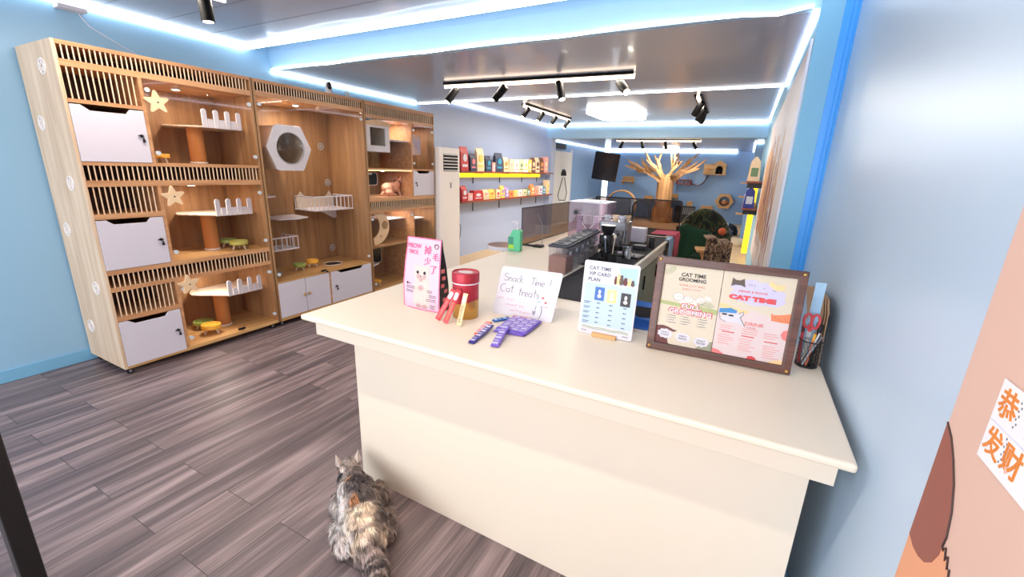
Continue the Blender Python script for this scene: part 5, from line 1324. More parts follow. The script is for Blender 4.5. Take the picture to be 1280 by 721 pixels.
US = 'products on the upper wall shelf'; z = 1.535
up = [(6.33, .22, .40, 'box_red', 'print_white', 0, 'tall red pouch at the near end'), (6.60, .18, .30, 'bag_slate', 'print_redlight', 0, 'dark pouch next to the tall red one'),
      (6.84, .24, .40, 'box_cream', 'box_yellow', 0, 'tall cream bag'), (7.12, .20, .28, 'bag_slate', 'bag_teal', 0, 'smaller dark blue bag with teal picture'), (7.30, .12, .17, 'box_pink', 'print_white', 1, 'little pink box between the dark blue bags'),
      (7.52, .28, .35, 'bag_slate', 'bag_teal', 0, 'larger dark blue bag with teal picture'), (7.80, .20, .28, 'box_cream', 'box_orange', 0, 'cream pouch right of the large blue bag'),
      (8.02, .20, .25, 'box_cream', 'box_pink', 1, 'first of the cream cartons'), (8.24, .20, .25, 'box_white', 'box_pink', 1, 'pale carton beside the first cream one'), (8.46, .20, .26, 'box_cream', 'box_green', 1, 'cream carton with green label'),
      (8.68, .20, .27, 'box_white', 'box_yellow', 1, 'white carton with yellow label'), (8.88, .16, .27, 'box_yellow', 'print_white', 1, 'yellow carton'), (9.07, .19, .32, 'box_brown', 'box_cream', 0, 'brown pouch with dark top'),
      (9.29, .21, .33, 'box_cream', 'box_brown', 0, 'cream pouch with brown spots'), (9.52, .21, .33, 'box_brown', 'box_orange', 0, 'dark pouch with orange picture'), (9.76, .22, .36, 'box_pink', 'box_cream', 1, 'tall pink carton at the far end')]
for y, w_, h, mt, acc, bx, lab in up: pouch(y, w_, h, z, mt, lab+' on the upper wall shelf', acc, US, box=bool(bx))
LSg = 'products on the lower wall shelf'; z = 1.030
lo_ = [(6.32, .16, .26, 'box_red', 'print_white', 0, 'tall red pouch at the near end'), (6.50, .15, .13, 'box_pink', 'print_white', 1, 'pink box beside the tall red pouch'), (6.76, .30, .17, 'box_red', 'print_white', 1, 'wide red box with white label'),
       (7.04, .20, .18, 'box_cream', 'box_pink', 0, 'cream pouch right of the wide red box'), (7.26, .20, .18, 'box_yellow', 'box_orange', 0, 'yellow pouch with orange picture'), (7.48, .17, .17, 'box_cream', 'box_red', 1, 'cream carton right of the yellow pouch'),
       (7.68, .15, .24, 'box_yellow', 'box_violet', 0, 'tall yellow pouch'), (7.85, .14, .22, 'box_violet', 'print_white', 0, 'violet pouch beside the tall yellow one'), (8.03, .18, .13, 'box_orange', 'box_red', 1, 'low orange box'), (8.23, .18, .13, 'box_yellow', 'box_pink', 1, 'low yellow box'),
       (8.44, .20, .14, 'box_white', 'box_pink', 1, 'low white box with pink label'), (8.66, .18, .14, 'box_cream', 'box_green', 1, 'low cream box with green label'), (8.86, .18, .16, 'box_green', 'print_white', 0, 'green pouch'), (9.07, .20, .25, 'box_orange', 'box_cream', 0, 'tall orange pouch'),
       (9.29, .19, .18, 'box_pink', 'box_orange', 1, 'pink carton right of the tall orange pouch'), (9.50, .20, .21, 'box_white', 'box_violet', 1, 'white carton with violet label'), (9.71, .18, .20, 'bag_teal', 'print_white', 0, 'blue grey pouch'), (9.92, .18, .33, 'box_cream', 'box_yellow', 1, 'tall cream carton at the far end')]
for y, w_, h, mt, acc, bx, lab in lo_: pouch(y, w_, h, z, mt, lab+' on the lower wall shelf', acc, LSg, box=bool(bx), d=.10)

# ------------------------------------------------------------------ map board on the right wall
mp_ = thing('wall_banner', 'long white wall banner of ochre and brown streaks on the right wall', 'banner', (.204, 5.5, .75))
m = MB(); m.prism([(3.19, .74), (7.5, .52), (7.5, 2.29), (3.19, 2.34)], 'x', .196, .2046); m.build('board', 'map_white', mp_)
m = MB(); m.box(.192, .2046, 3.175, 3.19, .72, 2.36); m.build('edge_trim', 'cool_white', mp_)
rr = random.Random(8)
m = MB(); m2 = MB()
for k in range(150):
    y = 3.7+rr.random()*3.5; f = 0; z0 = rr.uniform(.75, 1.6); z1 = z0+rr.uniform(.12, .5)
    z1 = min(z1, 2.1); w_ = rr.uniform(.02, .07)
    (m if k % 3 else m2).prism([(y, z0), (y+w_, z0+.04), (y+w_*1.4, z1), (y+w_*.3, z1-.03)], 'x', .1955-.00001*k, .1964)
m.build('streaks', 'map_red', mp_); m2.build('streaks', 'map_ochre', mp_)
m = MB(); m.prism([(4.6, 1.0), (6.4, .98), (7.3, 1.15), (7.2, 1.75), (6.3, 1.95), (5.2, 1.8), (4.7, 1.45)], 'x', .1958, .1963); m.build('central_figure', 'map_ochre', mp_)
# ------------------------------------------------------------------ far room
# double white doors in the left part
dr = MB()
d_ = thing('door_2', 'tall white double door with black drawing in the far left corner', 'door', (-4.89, 12.0, 0)); tag(d_, kind='structure')
m = MB(); m.box(-4.899, -4.86, 11.35, 12.02, 0, 2.13); m.build('door_leaf', 'print_bright', d_, bevel=.003)
m = MB(); m.box(-4.899, -4.86, 12.03, 12.95, 0, 2.13); m.build('door_leaf', 'print_bright', d_, bevel=.003)
m = MB(); m.box(-4.899, -4.85, 11.28, 11.35, 0, 2.2); m.box(-4.899, -4.85, 12.95, 13.02, 0, 2.2); m.build('door_frame', 'cool_white', d_)
m = MB(); m.tube([(-4.853, 12.35+.16*math.cos(t), 1.45+.16*math.sin(t)*1.0) for t in [PI*i/12 for i in range(13)]], .03, 6); m.prism([(12.18, 1.45)]+[(12.35+.17*math.cos(t), 1.45+.14*math.sin(t)) for t in [PI-PI*i/10 for i in range(11)]], 'x', -4.86, -4.855)
m.tube([(-4.855, 12.3, 1.4), (-4.855, 12.0, .9), (-4.855, 12.1, .75), (-4.855, 12.6, .72), (-4.855, 12.7, .95), (-4.855, 12.45, 1.4)], .012, 5); m.build('drawing', 'black', d_)
m = MB(); m.box(-4.899, -4.84, 11.5, 12.4, 2.19, 2.34); struct('trim_7', m, 'dark_grey')

tv = thing('television', 'black television screen tilted on the pale glowing column', 'television', (-3.80, 13.05, 1.75), (.10, .12, .08))
m = MB(); m.prism(rrect(-.37, .37, -.40, .40, .02), 'y', -.03, .02); m.build('screen', 'tv_black', tv, local=True, bevel=.004)
m = MB(); m.box(-.2, .2, .02, .07, -.25, .25); m.box(-.05, .05, .07, .145, -.06, .06); m.build('housing', 'black', tv, local=True, bevel=.01)
pl = MB(); pl.cyl((-3.86, 13.3, 0), (-3.86, 13.3, 2.40), .085, n=24); pl.cyl((-3.86, 13.3, 0), (-3.86, 13.3, .04), .12, n=24); solo(pl, 'column', 'led_pole', 'pale shining round column behind the television', 'column', smooth=True)

# wooden tree
tr = thing('wooden_tree', 'large tree made of pale wooden boards with spreading branches', 'cat tree', (-2.42, 15.5, 0))
m = MB()
for k in range(10):
    a = 2*PI*k/10; c, s_ = math.cos(a), math.sin(a); x = -2.42; y = 15.5
    ang = Matrix.Translation((x+.24*c, y+.24*s_, 0)) @ Matrix.Rotation(a, 4, 'Z')
    m.prism([(-.085, 0), (.085, 0), (.085, 1.3+.1*(k % 3)), (0, 1.42+.1*(k % 3)), (-.085, 1.3+.1*(k % 3))], 'x', -.015, .015, mat=ang)
    m.prism([(-.085, 0), (.085, 0), (.04, .5), (-.04, .5)], 'x', .0, .09, mat=ang)
m.build('trunk', 'tree_wood', tr)
rr = random.Random(21)
def board(m, p, q, w, t=.03):
    p = Vector(p); q = Vector(q); d = (q-p); L = d.length; d.normalize(); s_ = d.cross(Vector((0, 0, 1)))
    s_ = s_.normalized() if s_.length > .01 else Vector((1, 0, 0)); n_ = s_.cross(d)
    vs = []
    for f, ww in ((0, w), (.7, w*.75), (1, .012)):
        c = p+d*L*f
        vs += [c+s_*t/2+n_*ww, c-s_*t/2+n_*ww, c-s_*t/2-n_*ww, c+s_*t/2-n_*ww]
    fs = [(3, 2, 1, 0), (8, 9, 10, 11)]
    for i in range(2): fs += [(i*4+k, i*4+(k+1) % 4, i*4+4+(k+1) % 4, i*4+4+k) for k in range(4)]
    m._add(vs, fs)
br_ = [(-3.80, 15.3, 1.83), (-3.35, 15.0, 1.80), (-3.3, 15.9, 1.78), (-3.0, 14.8, 2.02), (-2.75, 15.2, 2.08), (-2.1, 15.0, 2.10), (-1.9, 14.9, 2.00), (-1.40, 15.3, 1.80), (-1.5, 15.9, 1.88), (-1.8, 16.2, 2.00), (-2.4, 16.3, 2.05)]
for k, e in enumerate(br_):
    m = MB(); b0 = Vector((-2.42+rr.uniform(-.15, .15), 15.5+rr.uniform(-.15, .15), 1.30+rr.uniform(-.05, .1))); md_ = b0.lerp(Vector(e), .5)+Vector((0, 0, .10))
    board(m, b0, md_+(md_-b0)*.05, .07); board(m, md_-(Vector(e)-md_)*.1, e, .055)
    for j in range(2):
        f = .45+.3*j; q = b0.lerp(Vector(e), f)+Vector((0, 0, .06)); t2 = q+(Vector(e)-b0).normalized()*.38+Vector((rr.uniform(-.2, .2), rr.uniform(-.2, .2), rr.uniform(.05, .22)))
        t2.z = min(t2.z, 2.33); board(m, q, t2, .035)
    m.build('branch', 'tree_wood', tr)

# climbing furniture on the back wall
WB = 16.799
def wallbox(label, x0, x1, z0, z1, d=.30, t=.03, grp='pale wooden cat steps on the back wall'):
    o = thing('cat_step', label, 'cat shelf', ((x0+x1)/2, WB, z0), (0, 0, 0), grp)
    m = MB(); m.box(x0, x1, WB-d, WB-.0005, z0, z0+t); m.build('board', 'pine', o, bevel=.004)
    m = MB(); m.box(x0+.02, x1-.02, WB-.03, WB-.0005, z0+t, z1); m.build('back_board', 'pine', o, bevel=.004)
    m = MB(); m.box(x0+.03, x0+.06, WB-d*.7, WB-.01, z0-.08, z0); m.box(x1-.06, x1-.03, WB-d*.7, WB-.01, z0-.08, z0); m.build('bracket', 'pine', o)
wallbox('pale wooden cat step left of the tree under the branches', -4.20, -3.74, 1.27, 1.46)
wallbox('pale wooden cat step left of the tree trunk, low', -3.33, -2.98, .68, .80)
wallbox('pale wooden cat step right of the trunk under the bridge basket', -2.46, -2.12, .78, .92)
wallbox('small square cat step right of the tree', -1.82, -1.60, .52, .68)
wallbox('low wide cat step left of the hexagon', -1.34, -.92, .46, .56)
nb = thing('cat_basket', 'round shallow cat basket on the wall left of the tree trunk', 'cat basket', (-3.42, WB-.2, 1.60))
m = MB(); m.lathe([(0, 0), (.20, 0), (.28, .12), (.27, .125), (.19, .02), (0, .02)], (0, 0, 0), 24, sy=.7); m.build('bowl', 'pine', nb, local=True, smooth=True); m = MB(); m.lathe([(0, .02), (.19, .02), (.2, .06), (0, .07)], (0, 0, 0), 20, sy=.7); m.build('cushion', 'cabinet_sage', nb, local=True, smooth=True)
m = MB(); m.box(-.06, .06, .1, .199, .0, .1); m.build('bracket', 'pine', nb, local=True)
hs = thing('cat_house', 'pale wooden wall mounted cat house with arched door and gable', 'cat house', (-1.02, WB, 1.60))
m = MB(); x0, x1 = -1.38, -.68; m.box(x0, x1, WB-.40, WB-.0005, 1.615, 1.645); m.build('floor', 'pine_x', hs)
ar = [(-1.38, 1.645), (-1.04, 1.645)]+[(-.90-.11*math.cos(t), 1.80+.11*math.sin(t)) for t in [PI*i/10 for i in range(11)]]+[(-.79, 1.645), (-.70, 1.645), (-.70, 1.93), (-.90, 2.06), (-1.10, 1.94), (-1.38, 1.94)]
ar = [(-1.38, 1.645), (-1.01, 1.645)]+[(-.90-.11*math.cos(t), 1.80+.11*math.sin(t)) for t in [PI*i/10 for i in range(11)]]+[(-.79, 1.645), (-.70, 1.645), (-.70, 1.93), (-.90, 2.06), (-1.10, 1.94), (-1.38, 1.94)]
m = MB(); m.prism(ar, 'y', WB-.40, WB-.38); m.build('front', 'pine_x', hs)
m = MB(); m.box(-1.38, -1.36, WB-.38, WB-.0005, 1.645, 1.94); m.box(-.72, -.70, WB-.38, WB-.0005, 1.645, 1.93); m.build('side', 'pine_x', hs)
m = MB(); m.box(-1.40, -1.08, WB-.42, WB-.0005, 1.94, 1.96); m.prism([(-1.12, 1.93), (-.90, 2.06), (-.68, 1.92), (-.68, 1.945), (-.90, 2.09), (-1.12, 1.955)], 'y', WB-.42, WB-.0005); m.build('roof', 'pine_x', hs)
m = MB(); m.box(-1.27, -1.18, WB-.408, WB-.40, 1.76, 1.85); m.build('small_window', 'box_orange', hs)
m = MB(); m.box(-1.0, -.8, WB-.03, WB-.002, 1.645, 1.93); m.ball((-.88, WB-.25, 1.71), (.07, .1, .06), 8); m.build('cushion', 'black_soft', hs)
hxg = thing('hexagon_house', 'pale wooden hexagon cat pod with round opening on the back wall', 'cat house', (-.60, WB, .76))
hx2 = circ(-.60, .765, .29, 6, .27); n = 36
def hexat2(k, R=.29):
    a = 2*PI*k/n; m6 = a % (PI/3)-PI/6; r = R*math.cos(PI/6)/math.cos(m6); return (-.60+r*math.cos(a), .765+r*.93*math.sin(a))
m = MB(); m.ring([hexat2(k) for k in range(n)], circ(-.60, .765, .165, n), 'y', WB-.36, WB-.34); m.ring([hexat2(k) for k in range(n)], [hexat2(k, .27) for k in range(n)], 'y', WB-.34, WB-.0005); m.build('shell', 'pine', hxg)
m = MB(); m.lathe([(.165*math.cos(t*PI/16), .06*math.sin(t*PI/16)) for t in range(9)], (-.60, WB-.355, .765), 24, mat=Matrix.Rotation(PI/2, 3, 'X')); m.build('dome', 'glass_clear', hxg, smooth=True)
m = MB(); m.ball((-.60, WB-.16, .72), (.13, .12, .08), 10); m.build('cushion', 'box_orange', hxg)
bb = thing('cat_basket', 'dark wooden hammock basket right of the tree trunk', 'cat basket', (-1.98, WB-.25, 1.26))
m = MB(); m.prism(rrect(-.26, .26, -.15, .24, .05), 'z', 0, .03)
for k in range(12): a = 2*PI*k/12; m.tube([(.24*math.cos(a), .045+.17*math.sin(a), .02), (.25*math.cos(a), .045+.18*math.sin(a), .15)], .012, 6)
m.tube([(.25*math.cos(t), .045+.18*math.sin(t), .15) for t in [2*PI*i/20 for i in range(20)]], .016, 6, closed=True); m.build('basket', 'shelf_red', bb, local=True)
bg = thing('rope_bridge', 'small slatted rope bridge hanging from the basket to the cat house', 'bridge', (-1.5, WB-.2, 1.3))
P_ = [(-1.70, 1.30), (-1.60, 1.25), (-1.50, 1.24), (-1.40, 1.29), (-1.32, 1.38), (-1.27, 1.48), (-1.24, 1.60)]
for y in (WB-.32, WB-.08):
    m = MB(); m.tube([(x, y, z) for x, z in P_], .010, 6); m.build('rope', 'black_soft', bg)
for i in range(len(P_)-1):
    for f in (.2, .7):
        x = P_[i][0]+(P_[i+1][0]-P_[i][0])*f; z = P_[i][1]+(P_[i+1][1]-P_[i][1])*f; m = MB(); m.box(x-.022, x+.022, WB-.34, WB-.06, z-.008, z+.010); m.build('slat', 'shelf_red', bg)
wh = thing('cat_treadmill', 'large pale wooden cat exercise wheel beyond the glass screen', 'cat wheel', (-3.72, 15.0, 0), (0, 0, .15))
m = MB(); m.ring(circ(0, .53, .50, 40), circ(0, .53, .46, 40), 'y', -.16, .16); m.build('track', 'pine', wh, local=True)
m = MB(); m.ring(circ(0, .53, .46, 40), circ(0, .53, .445, 40), 'y', -.15, .15); m.build('carpet', 'dark_grey', wh, local=True)
m = MB(); m.prism([(-.35, 0), (.35, 0), (.22, .14), (-.22, .14)], 'y', -.20, -.17); m.prism([(-.35, 0), (.35, 0), (.22, .14), (-.22, .14)], 'y', .17, .20); m.cyl((-.2, -.2, .06), (-.2, .2, .06), .03, n=10); m.cyl((.2, -.2, .06), (.2, .2, .06), .03, n=10); m.build('base', 'pine', wh, local=True)
# low furniture under the branches
lg = thing('low_cabinet', 'low dark cabinet with a metal cage front right of the tree', 'cabinet', (-1.75, 15.9, 0))
m = MB(); m.box(-2.05, -1.45, 15.7, 16.2, 0, .55); m.build('body', 'black_soft', lg, bevel=.01)
m = MB()
for k in range(8): m.box(-1.78+.045*k, -1.765+.045*k, 15.69, 15.70, .30, .53)
m.build('bars', 'grey', lg)

# chair and furniture on the right beyond the counter
ch = thing('armchair', 'big round armchair draped with dark green and black patterned covers', 'armchair', (-.42, 6.35, 0), (0, 0, .15))
m = MB(); m.prism(rrect(-.30, .28, -.26, .28, .12), 'z', .36, .56); m.build('seat', 'fabric_green', ch, local=True, bevel=.05)
def bend(vs, fs): pass
m = MB(); vs = []; fs = []; nu, nv = 20, 10
for i in range(nu+1):
    a = math.radians(-20+220*i/nu)
    for j in range(nv+1):
        t = j/nv; h = .57+t*(.60*(.55+.45*math.sin(max(0, min(PI, a))))); r = .26+.02*t+.05*math.sin(t*PI)
        vs.append((r*math.cos(a)*1.08, r*math.sin(a)*.85-.02, h))
for i in range(nu):
    for j in range(nv): a = i*(nv+1)+j; fs.append((a, a+1, a+nv+2, a+nv+1))
m._add(vs, fs); o = m.build('backrest', 'fabric_darkpattern', ch, local=True, smooth=True); s_ = o.modifiers.new('s', 'SOLIDIFY'); s_.thickness = .07; s2_ = o.modifiers.new('b', 'SUBSURF'); s2_.levels = 1; s2_.render_levels = 1
m = MB(); vs = []; fs = []
for i in range(13):
    u = i/12
    for j in range(9):
        t = j/8; x = -.36+.42*u; vs.append((x+.02*math.sin(9*u), -.30-.02*math.cos(7*u+t*2)-.05*t, .98-.12*abs(u-.3)-t*(.60*(1-.75*u))))
for i in range(12):
    for j in range(8): a = i*9+j; fs.append((a, a+1, a+10, a+9))
m._add(vs, fs); o = m.build('blanket', 'fabric_green', ch, local=True, smooth=True); s_ = o.modifiers.new('s', 'SOLIDIFY'); s_.thickness = .02
for x in (-.2, .2):
    for y in (-.2, .2): m = MB(); m.cyl((x, y, 0), (x*.9, y*.9, .37), .02, n=10); m.build('leg', 'pine', ch, local=True)
sto = thing('folding_stool', 'pale wooden folding stool draped with a tortoiseshell patterned throw', 'stool', (-.27, 5.75, 0), (0, 0, .2))
m = MB(); m.tube([(-.20, -.12, 0), (.12, -.12, .72)], .016, 8); m.tube([(.20, -.12, 0), (-.12, -.12, .72)], .016, 8); m.build('cross_leg', 'pine', sto, local=True)
m = MB(); m.tube([(-.20, .12, 0), (.12, .12, .72)], .016, 8); m.tube([(.20, .12, 0), (-.12, .12, .72)], .016, 8); m.build('cross_leg', 'pine', sto, local=True)
m = MB(); m.box(-.17, .17, -.15, .15, .70, .73); m.build('seat', 'pine', sto, local=True)
m = MB(); vs = []; fs = []
for i in range(11):
    u = i/10
    for j in range(11):
        t = j/10; y = .14-.34*min(1, t*2); z = (.90-.06*u if t < .5 else .90-.06*u-(t-.5)*1.2); x = -.09+.27*u
        vs.append((x, y-.02*math.sin(u*12+t*3), z-.015*math.cos(u*9)))
for i in range(10):
    for j in range(10): a = i*11+j; fs.append((a, a+1, a+12, a+11))
m._add(vs, fs); o = m.build('throw', 'tortoise', sto, local=True, smooth=True); s_ = o.modifiers.new('s', 'SOLIDIFY'); s_.thickness = .02
pb = thing('pet_bed', 'round cream pet bed with raised rim on the beige floor', 'pet bed', (-.06, 11.6, 0))
m = MB(); m.lathe([(0, .04), (.20, .04), (.22, .08), (.24, .14), (.27, .14), (.29, .10), (.28, .03), (.26, 0), (0, 0)], (0, 0, 0), 30); m.build('rim', 'pet_bed', pb, local=True, smooth=True)
m = MB(); m.lathe([(0, .055), (.21, .055), (.23, .08)], (0, 0, 0), 24, caps=False); m.build('cushion', 'pet_bed_in', pb, local=True, smooth=True)
lb = thing('litter_box', 'grey plastic tray box with pale top behind the armchair', 'litter box', (-.42, 12.6, 0))
m = MB(); m.prism(rrect(-.33, .28, -.22, .22, .04), 'z', 0, .22); m.build('tray', 'dark_grey', lb, local=True, bevel=.01); m = MB(); m.prism(rrect(-.25, .15, -.20, .20, .04), 'z', .22, .40); m.build('cover', 'cool_white', lb, local=True, bevel=.02)
m = MB(); m.ball((-.22, 6.2, .86), .05, 10); 
ob = MB(); ob.ball((-.18, 5.78, .95), (.045, .045, .045), 10); solo(ob, 'yarn_ball', 'orange_ball', 'orange brown ball resting on top of the tortoiseshell throw', 'ball', smooth=True)
cv = thing('cat_cave', 'black rounded cat cave on the floor near the right wall', 'pet bed', (-.30, 13.6, 0))
m = MB(); m.lathe([(.26, 0), (.27, .1), (.22, .24), (.1, .31), (0, .32)], (0, 0, 0), 24); m.build('shell', 'black_soft', cv, local=True, smooth=True); m = MB(); m.prism(circ(0, .13, .10, 18), 'y', -.262, -.24); m.build('opening', 'grey', cv, local=True)
# shelves with bags on the right wall
def rsh(label, y0, y1, z, yl=False):
    o = thing('wall_shelf', label, 'shelf', (.2, (y0+y1)/2, z))
    m = MB(); m.box(-.02, .2045, y0, y1, z-.025, z); m.build('board', 'shelf_red', o, bevel=.002)
    m = MB(); m.box(.0, .2045, y0+.1, y0+.115, z-.10, z-.025); m.box(.0, .2045, y1-.115, y1-.10, z-.10, z-.025); m.build('bracket', 'black', o)
rsh('upper shelf of packages on the right hall wall', 7.6, 10.12, 1.53)
rsh('lower shelf of blue bags on the right hall wall', 8.0, 10.12, 1.10)
def rp(y, w_, h, z, mt, acc, lab, grp):
    o = thing('product_pouch', lab, 'package', (.07, y, z+.0008), (0, 0, PI), grp)
    m = MB(); d = .16; rows_ = [(0, d/2, w_/2), (h*.15, d/2, w_/2), (h*.8, d*.4, w_/2), (h, .01, w_/2)]
    vs = []; fs = []
    for zz, dd, ww in rows_: vs += [(dd, -ww, zz), (dd, ww, zz), (-dd, ww, zz), (-dd, -ww, zz)]
    for i in range(3): fs += [(i*4+k, i*4+(k+1) % 4, i*4+4+(k+1) % 4, i*4+4+k) for k in range(4)]
    fs += [(3, 2, 1, 0), (12, 13, 14, 15)]; m._add(vs, fs); m.build('bag', mt, o, local=True, bevel=.004)
    m = MB(); m.box(-d*.3, d*.3, w_/2, w_/2+.003, h*.2, h*.55); m.box(d*.42, d*.5+.003, -w_*.3, w_*.3, h*.2, h*.6); m.build('label', acc, o, local=True)
RG = 'packages on the upper right wall shelf'
for i, (mt, acc, h, lab) in enumerate((('box_cream', 'box_green', .36, 'cream package with green label nearest'), ('box_red', 'print_white', .33, 'red package second'), ('box_white', 'box_red', .34, 'white package with red label third'), ('box_cream', 'box_red', .35, 'cream package with red label fourth'), ('box_white', 'box_yellow', .31, 'white package with yellow label fifth'), ('box_pink', 'box_brown', .30, 'pink package farthest'))):
    rp(7.80+i*.40, .22, h, 1.53, mt, acc, lab+' on the upper right wall shelf', RG)
for i in range(4): rp(8.25+i*.48, .30, .34-.02*i, 1.10, 'bag_blue', 'print_white', ['nearest deep blue bag on the lower right wall shelf', 'second deep blue bag on the lower right wall shelf', 'third deep blue bag on the lower right wall shelf', 'farthest deep blue bag on the lower right wall shelf'][i], 'blue bags on the lower right wall shelf')
m = MB(); m.box(.10, .203, 10.13, 10.15, .05, 1.52); solo(m, 'light_strip', 'led_yellow', 'upright yellow light strip beside the right wall shelves', 'light strip')
for i, (z, lab) in enumerate(((1.42, 'top'), (1.07, 'middle'), (.63, 'bottom'))):
    o = thing('step_shelf', lab+' of three small pale cat steps on the far right wall', 'cat shelf', (.04, 13.0, z), (0, 0, 0), 'small steps on the far right wall')
    m = MB(); m.box(-.15, .0395, 12.85, 13.15, z-.0, z+.03); m.build('board', 'pine', o); m = MB(); m.box(.01, .0395, 12.87, 13.13, z+.03, z+.16); m.build('back_board', 'pine', o)
# ------------------------------------------------------------------ cats
def blob_mesh(name, balls, chains, voxel, mat, parent, smooth_it=6, paint=None):
    """one continuous body: overlapping volumes fused into a single skin"""
    m = MB()
    for c, r in balls: m.ball(c, r, 10)
    for pts, rr in chains:
        K = []
        for i in range(len(pts)-1):
            for t in (0, .25, .5, .75):
                K.append((Vector(pts[i]).lerp(Vector(pts[i+1]), t), rr[i]+(rr[i+1]-rr[i])*t))
        K.append((Vector(pts[-1]), rr[-1]))
        for p, r in K: m.ball(p, r, 8)
    me = bpy.data.meshes.new('tmp'); me.from_pydata([tuple(v) for v in m.v], [], m.f)
    t = bpy.data.objects.new('tmp', me); COL.objects.link(t)
    rm = t.modifiers.new('r', 'REMESH'); rm.mode = 'VOXEL'; rm.voxel_size = voxel; rm.use_smooth_shade = True
    s = t.modifiers.new('s', 'SMOOTH'); s.iterations = smooth_it; s.factor = .5
    dg = bpy.context.evaluated_depsgraph_get(); dg.update()
    out = bpy.data.meshes.new_from_object(t.evaluated_get(dg)); bpy.data.objects.remove(t)
    out.name = name; out.materials.clear(); out.materials.append(MATS[mat])
    inv = wm(parent).inverted() if parent else Matrix()
    for v in out.vertices: v.co = inv @ v.co
    for p in out.polygons: p.material_index = 0; p.use_smooth = True
    o = bpy.data.objects.new(name, out); COL.objects.link(o)
    if parent: o.parent = parent; WM[o.name] = wm(parent)
    return o

# fur colour comes from a stored coat pattern
def coat_mat():
    m, nt, b = _new('coat'); b.inputs['Roughness'].default_value = .75
    a = nt.nodes.new('ShaderNodeAttribute'); a.attribute_name = 'coat'; nt.links.new(a.outputs['Color'], b.inputs['Base Color'])
    b.inputs['Sheen Weight'].default_value = .25
    return m
coat_mat()
# body frame: s runs from nose to rump, q to the cat's right side, z up
HD = Vector((-1.575, 1.285, 0)); RP = Vector((-1.135, .985, 0))
AX = (RP-HD).normalized(); RT = Vector((-AX.y, AX.x, 0))
def cp(s, q, z): 
    v = HD+AX*s+RT*q; return (v.x, v.y, z)
cat = thing('cat', 'long haired grey and ginger tabby cat lying on the floor beside the counter', 'cat', (-1.33, 1.10, 0))
LEN = (RP-HD).length
Q = 1
balls = [(cp(.105, -.015, .178), (.050, .050, .045)), (cp(.066, -.022, .165), (.026, .026, .021)), (cp(.155, -.01, .135), (.058, .058, .058)),
         (cp(.215, 0, .115), (.075, .075, .078)), (cp(.30, .0, .110), (.088, .090, .082)), (cp(.40, .005, .10), (.092, .090, .080)),
         (cp(.46, .005, .088), (.075, .075, .068)), (cp(.40, -.058, .06), (.07, .05, .052)), (cp(.41, .066, .06), (.07, .05, .052))]
chains = [([cp(.12, -.01, .165), cp(.18, 0, .13)], [.045, .055]),
          ([cp(.25, .075, .08), cp(.20, .115, .045), cp(.10, .118, .026)], [.036, .030, .022]),
          ([cp(.24, -.065, .08), cp(.18, -.085, .035), cp(.10, -.085, .024)], [.036, .028, .022]),
          ([cp(.42, .085, .05), cp(.36, .115, .030), cp(.30, .12, .024)], [.042, .026, .021]),
          ([cp(.42, -.08, .05), cp(.35, -.10, .030), cp(.29, -.10, .024)], [.042, .026, .021]),
          ([cp(.50, 0, .075), cp(.57, .01, .050), cp(.67, .005, .042), cp(.80, -.01, .036)], [.050, .040, .036, .020])]
body = blob_mesh('body', balls, chains, .009, 'coat', cat, 5)
def srf(s, q, z):
    return Vector(cp(s, q, z))
from mathutils import noise as NZ
def coatcol(p):
    """p in world; returns linear albedo of the coat at that point"""
    P = Vector(p); d = P-HD; s = d.x*AX.x+d.y*AX.y; q = d.x*RT.x+d.y*RT.y
    n1 = NZ.noise(P*16+Vector((3, 1, 7))); n2 = NZ.noise(Vector((s*38, q*16, P.z*16))); n3 = NZ.noise(P*75)
    C = lambda *c: Vector(s2l(c)[:3])
    grey = C(150, 134, 128); dark = C(58, 48, 50); mid = C(104, 90, 88); cream = C(240, 214, 186); ging = C(200, 138, 92); white = C(236, 224, 218)
    sm = lambda x: 0 if x < 0 else (1 if x > 1 else x*x*(3-2*x))
    k = sm(.5+n2*1.5+n3*.5)
    c = mid.lerp(grey, k)
    if s < .155 and q < .05:                       # head: pale with darker crown stripes
        c = C(196, 180, 170).lerp(mid, sm(.15+n2*2.0+n3*.6)); 
        if abs(q+.018) < .022: c = c.lerp(dark, .45)
    elif s < .50:
        back = sm(1.35-abs(q-.01)/.045); along = sm((s-.15)/.05)*sm((.37-s)/.05)
        c = c.lerp(dark, min(.95, back*along*(.75+n1)))
        if q < -.03: c = c.lerp(white, sm((-q-.035)/.03)*sm((s-.17)/.05)*(.80+.4*n1))
        if q > .045: c = c.lerp(C(170, 148, 134), sm((q-.045)/.03)*.7).lerp(dark, sm(n2*3-.4)*.7)
        c = c.lerp(cream, sm(1.5-abs(s-.43-q*.25)/.055)*sm(1.3-abs(q+.005)/.07))
        c = c.lerp(ging, sm(1.5-((s-.36)**2*.35+(q+.022)**2)/.00035)*.85)
        c = c.lerp(ging, sm(1.2-((s-.205)**2+(q+.028)**2)/.0004)*.6)
        c = c.lerp(dark, sm(1.4-((s-.45)**2*.6+(q-.062)**2)/.0006)*.7)
        c = c.lerp(dark, sm(n3*3-1.2)*.35)
    else:
        st = sm(.5+.9*math.sin(s*120+n1*5)+n3*.6); c = C(176, 156, 148).lerp(dark, st*.85)
        c = c.lerp(cream, sm((.55-s)/.04)*.8)
    return c
def paint(me, mw, jit=0):
    ca = me.color_attributes.new('coat', 'FLOAT_COLOR', 'POINT')
    for v in me.vertices:
        c = coatcol(mw @ v.co); ca.data[v.index].color = (*c, 1)
paint(body.data, wm(cat))
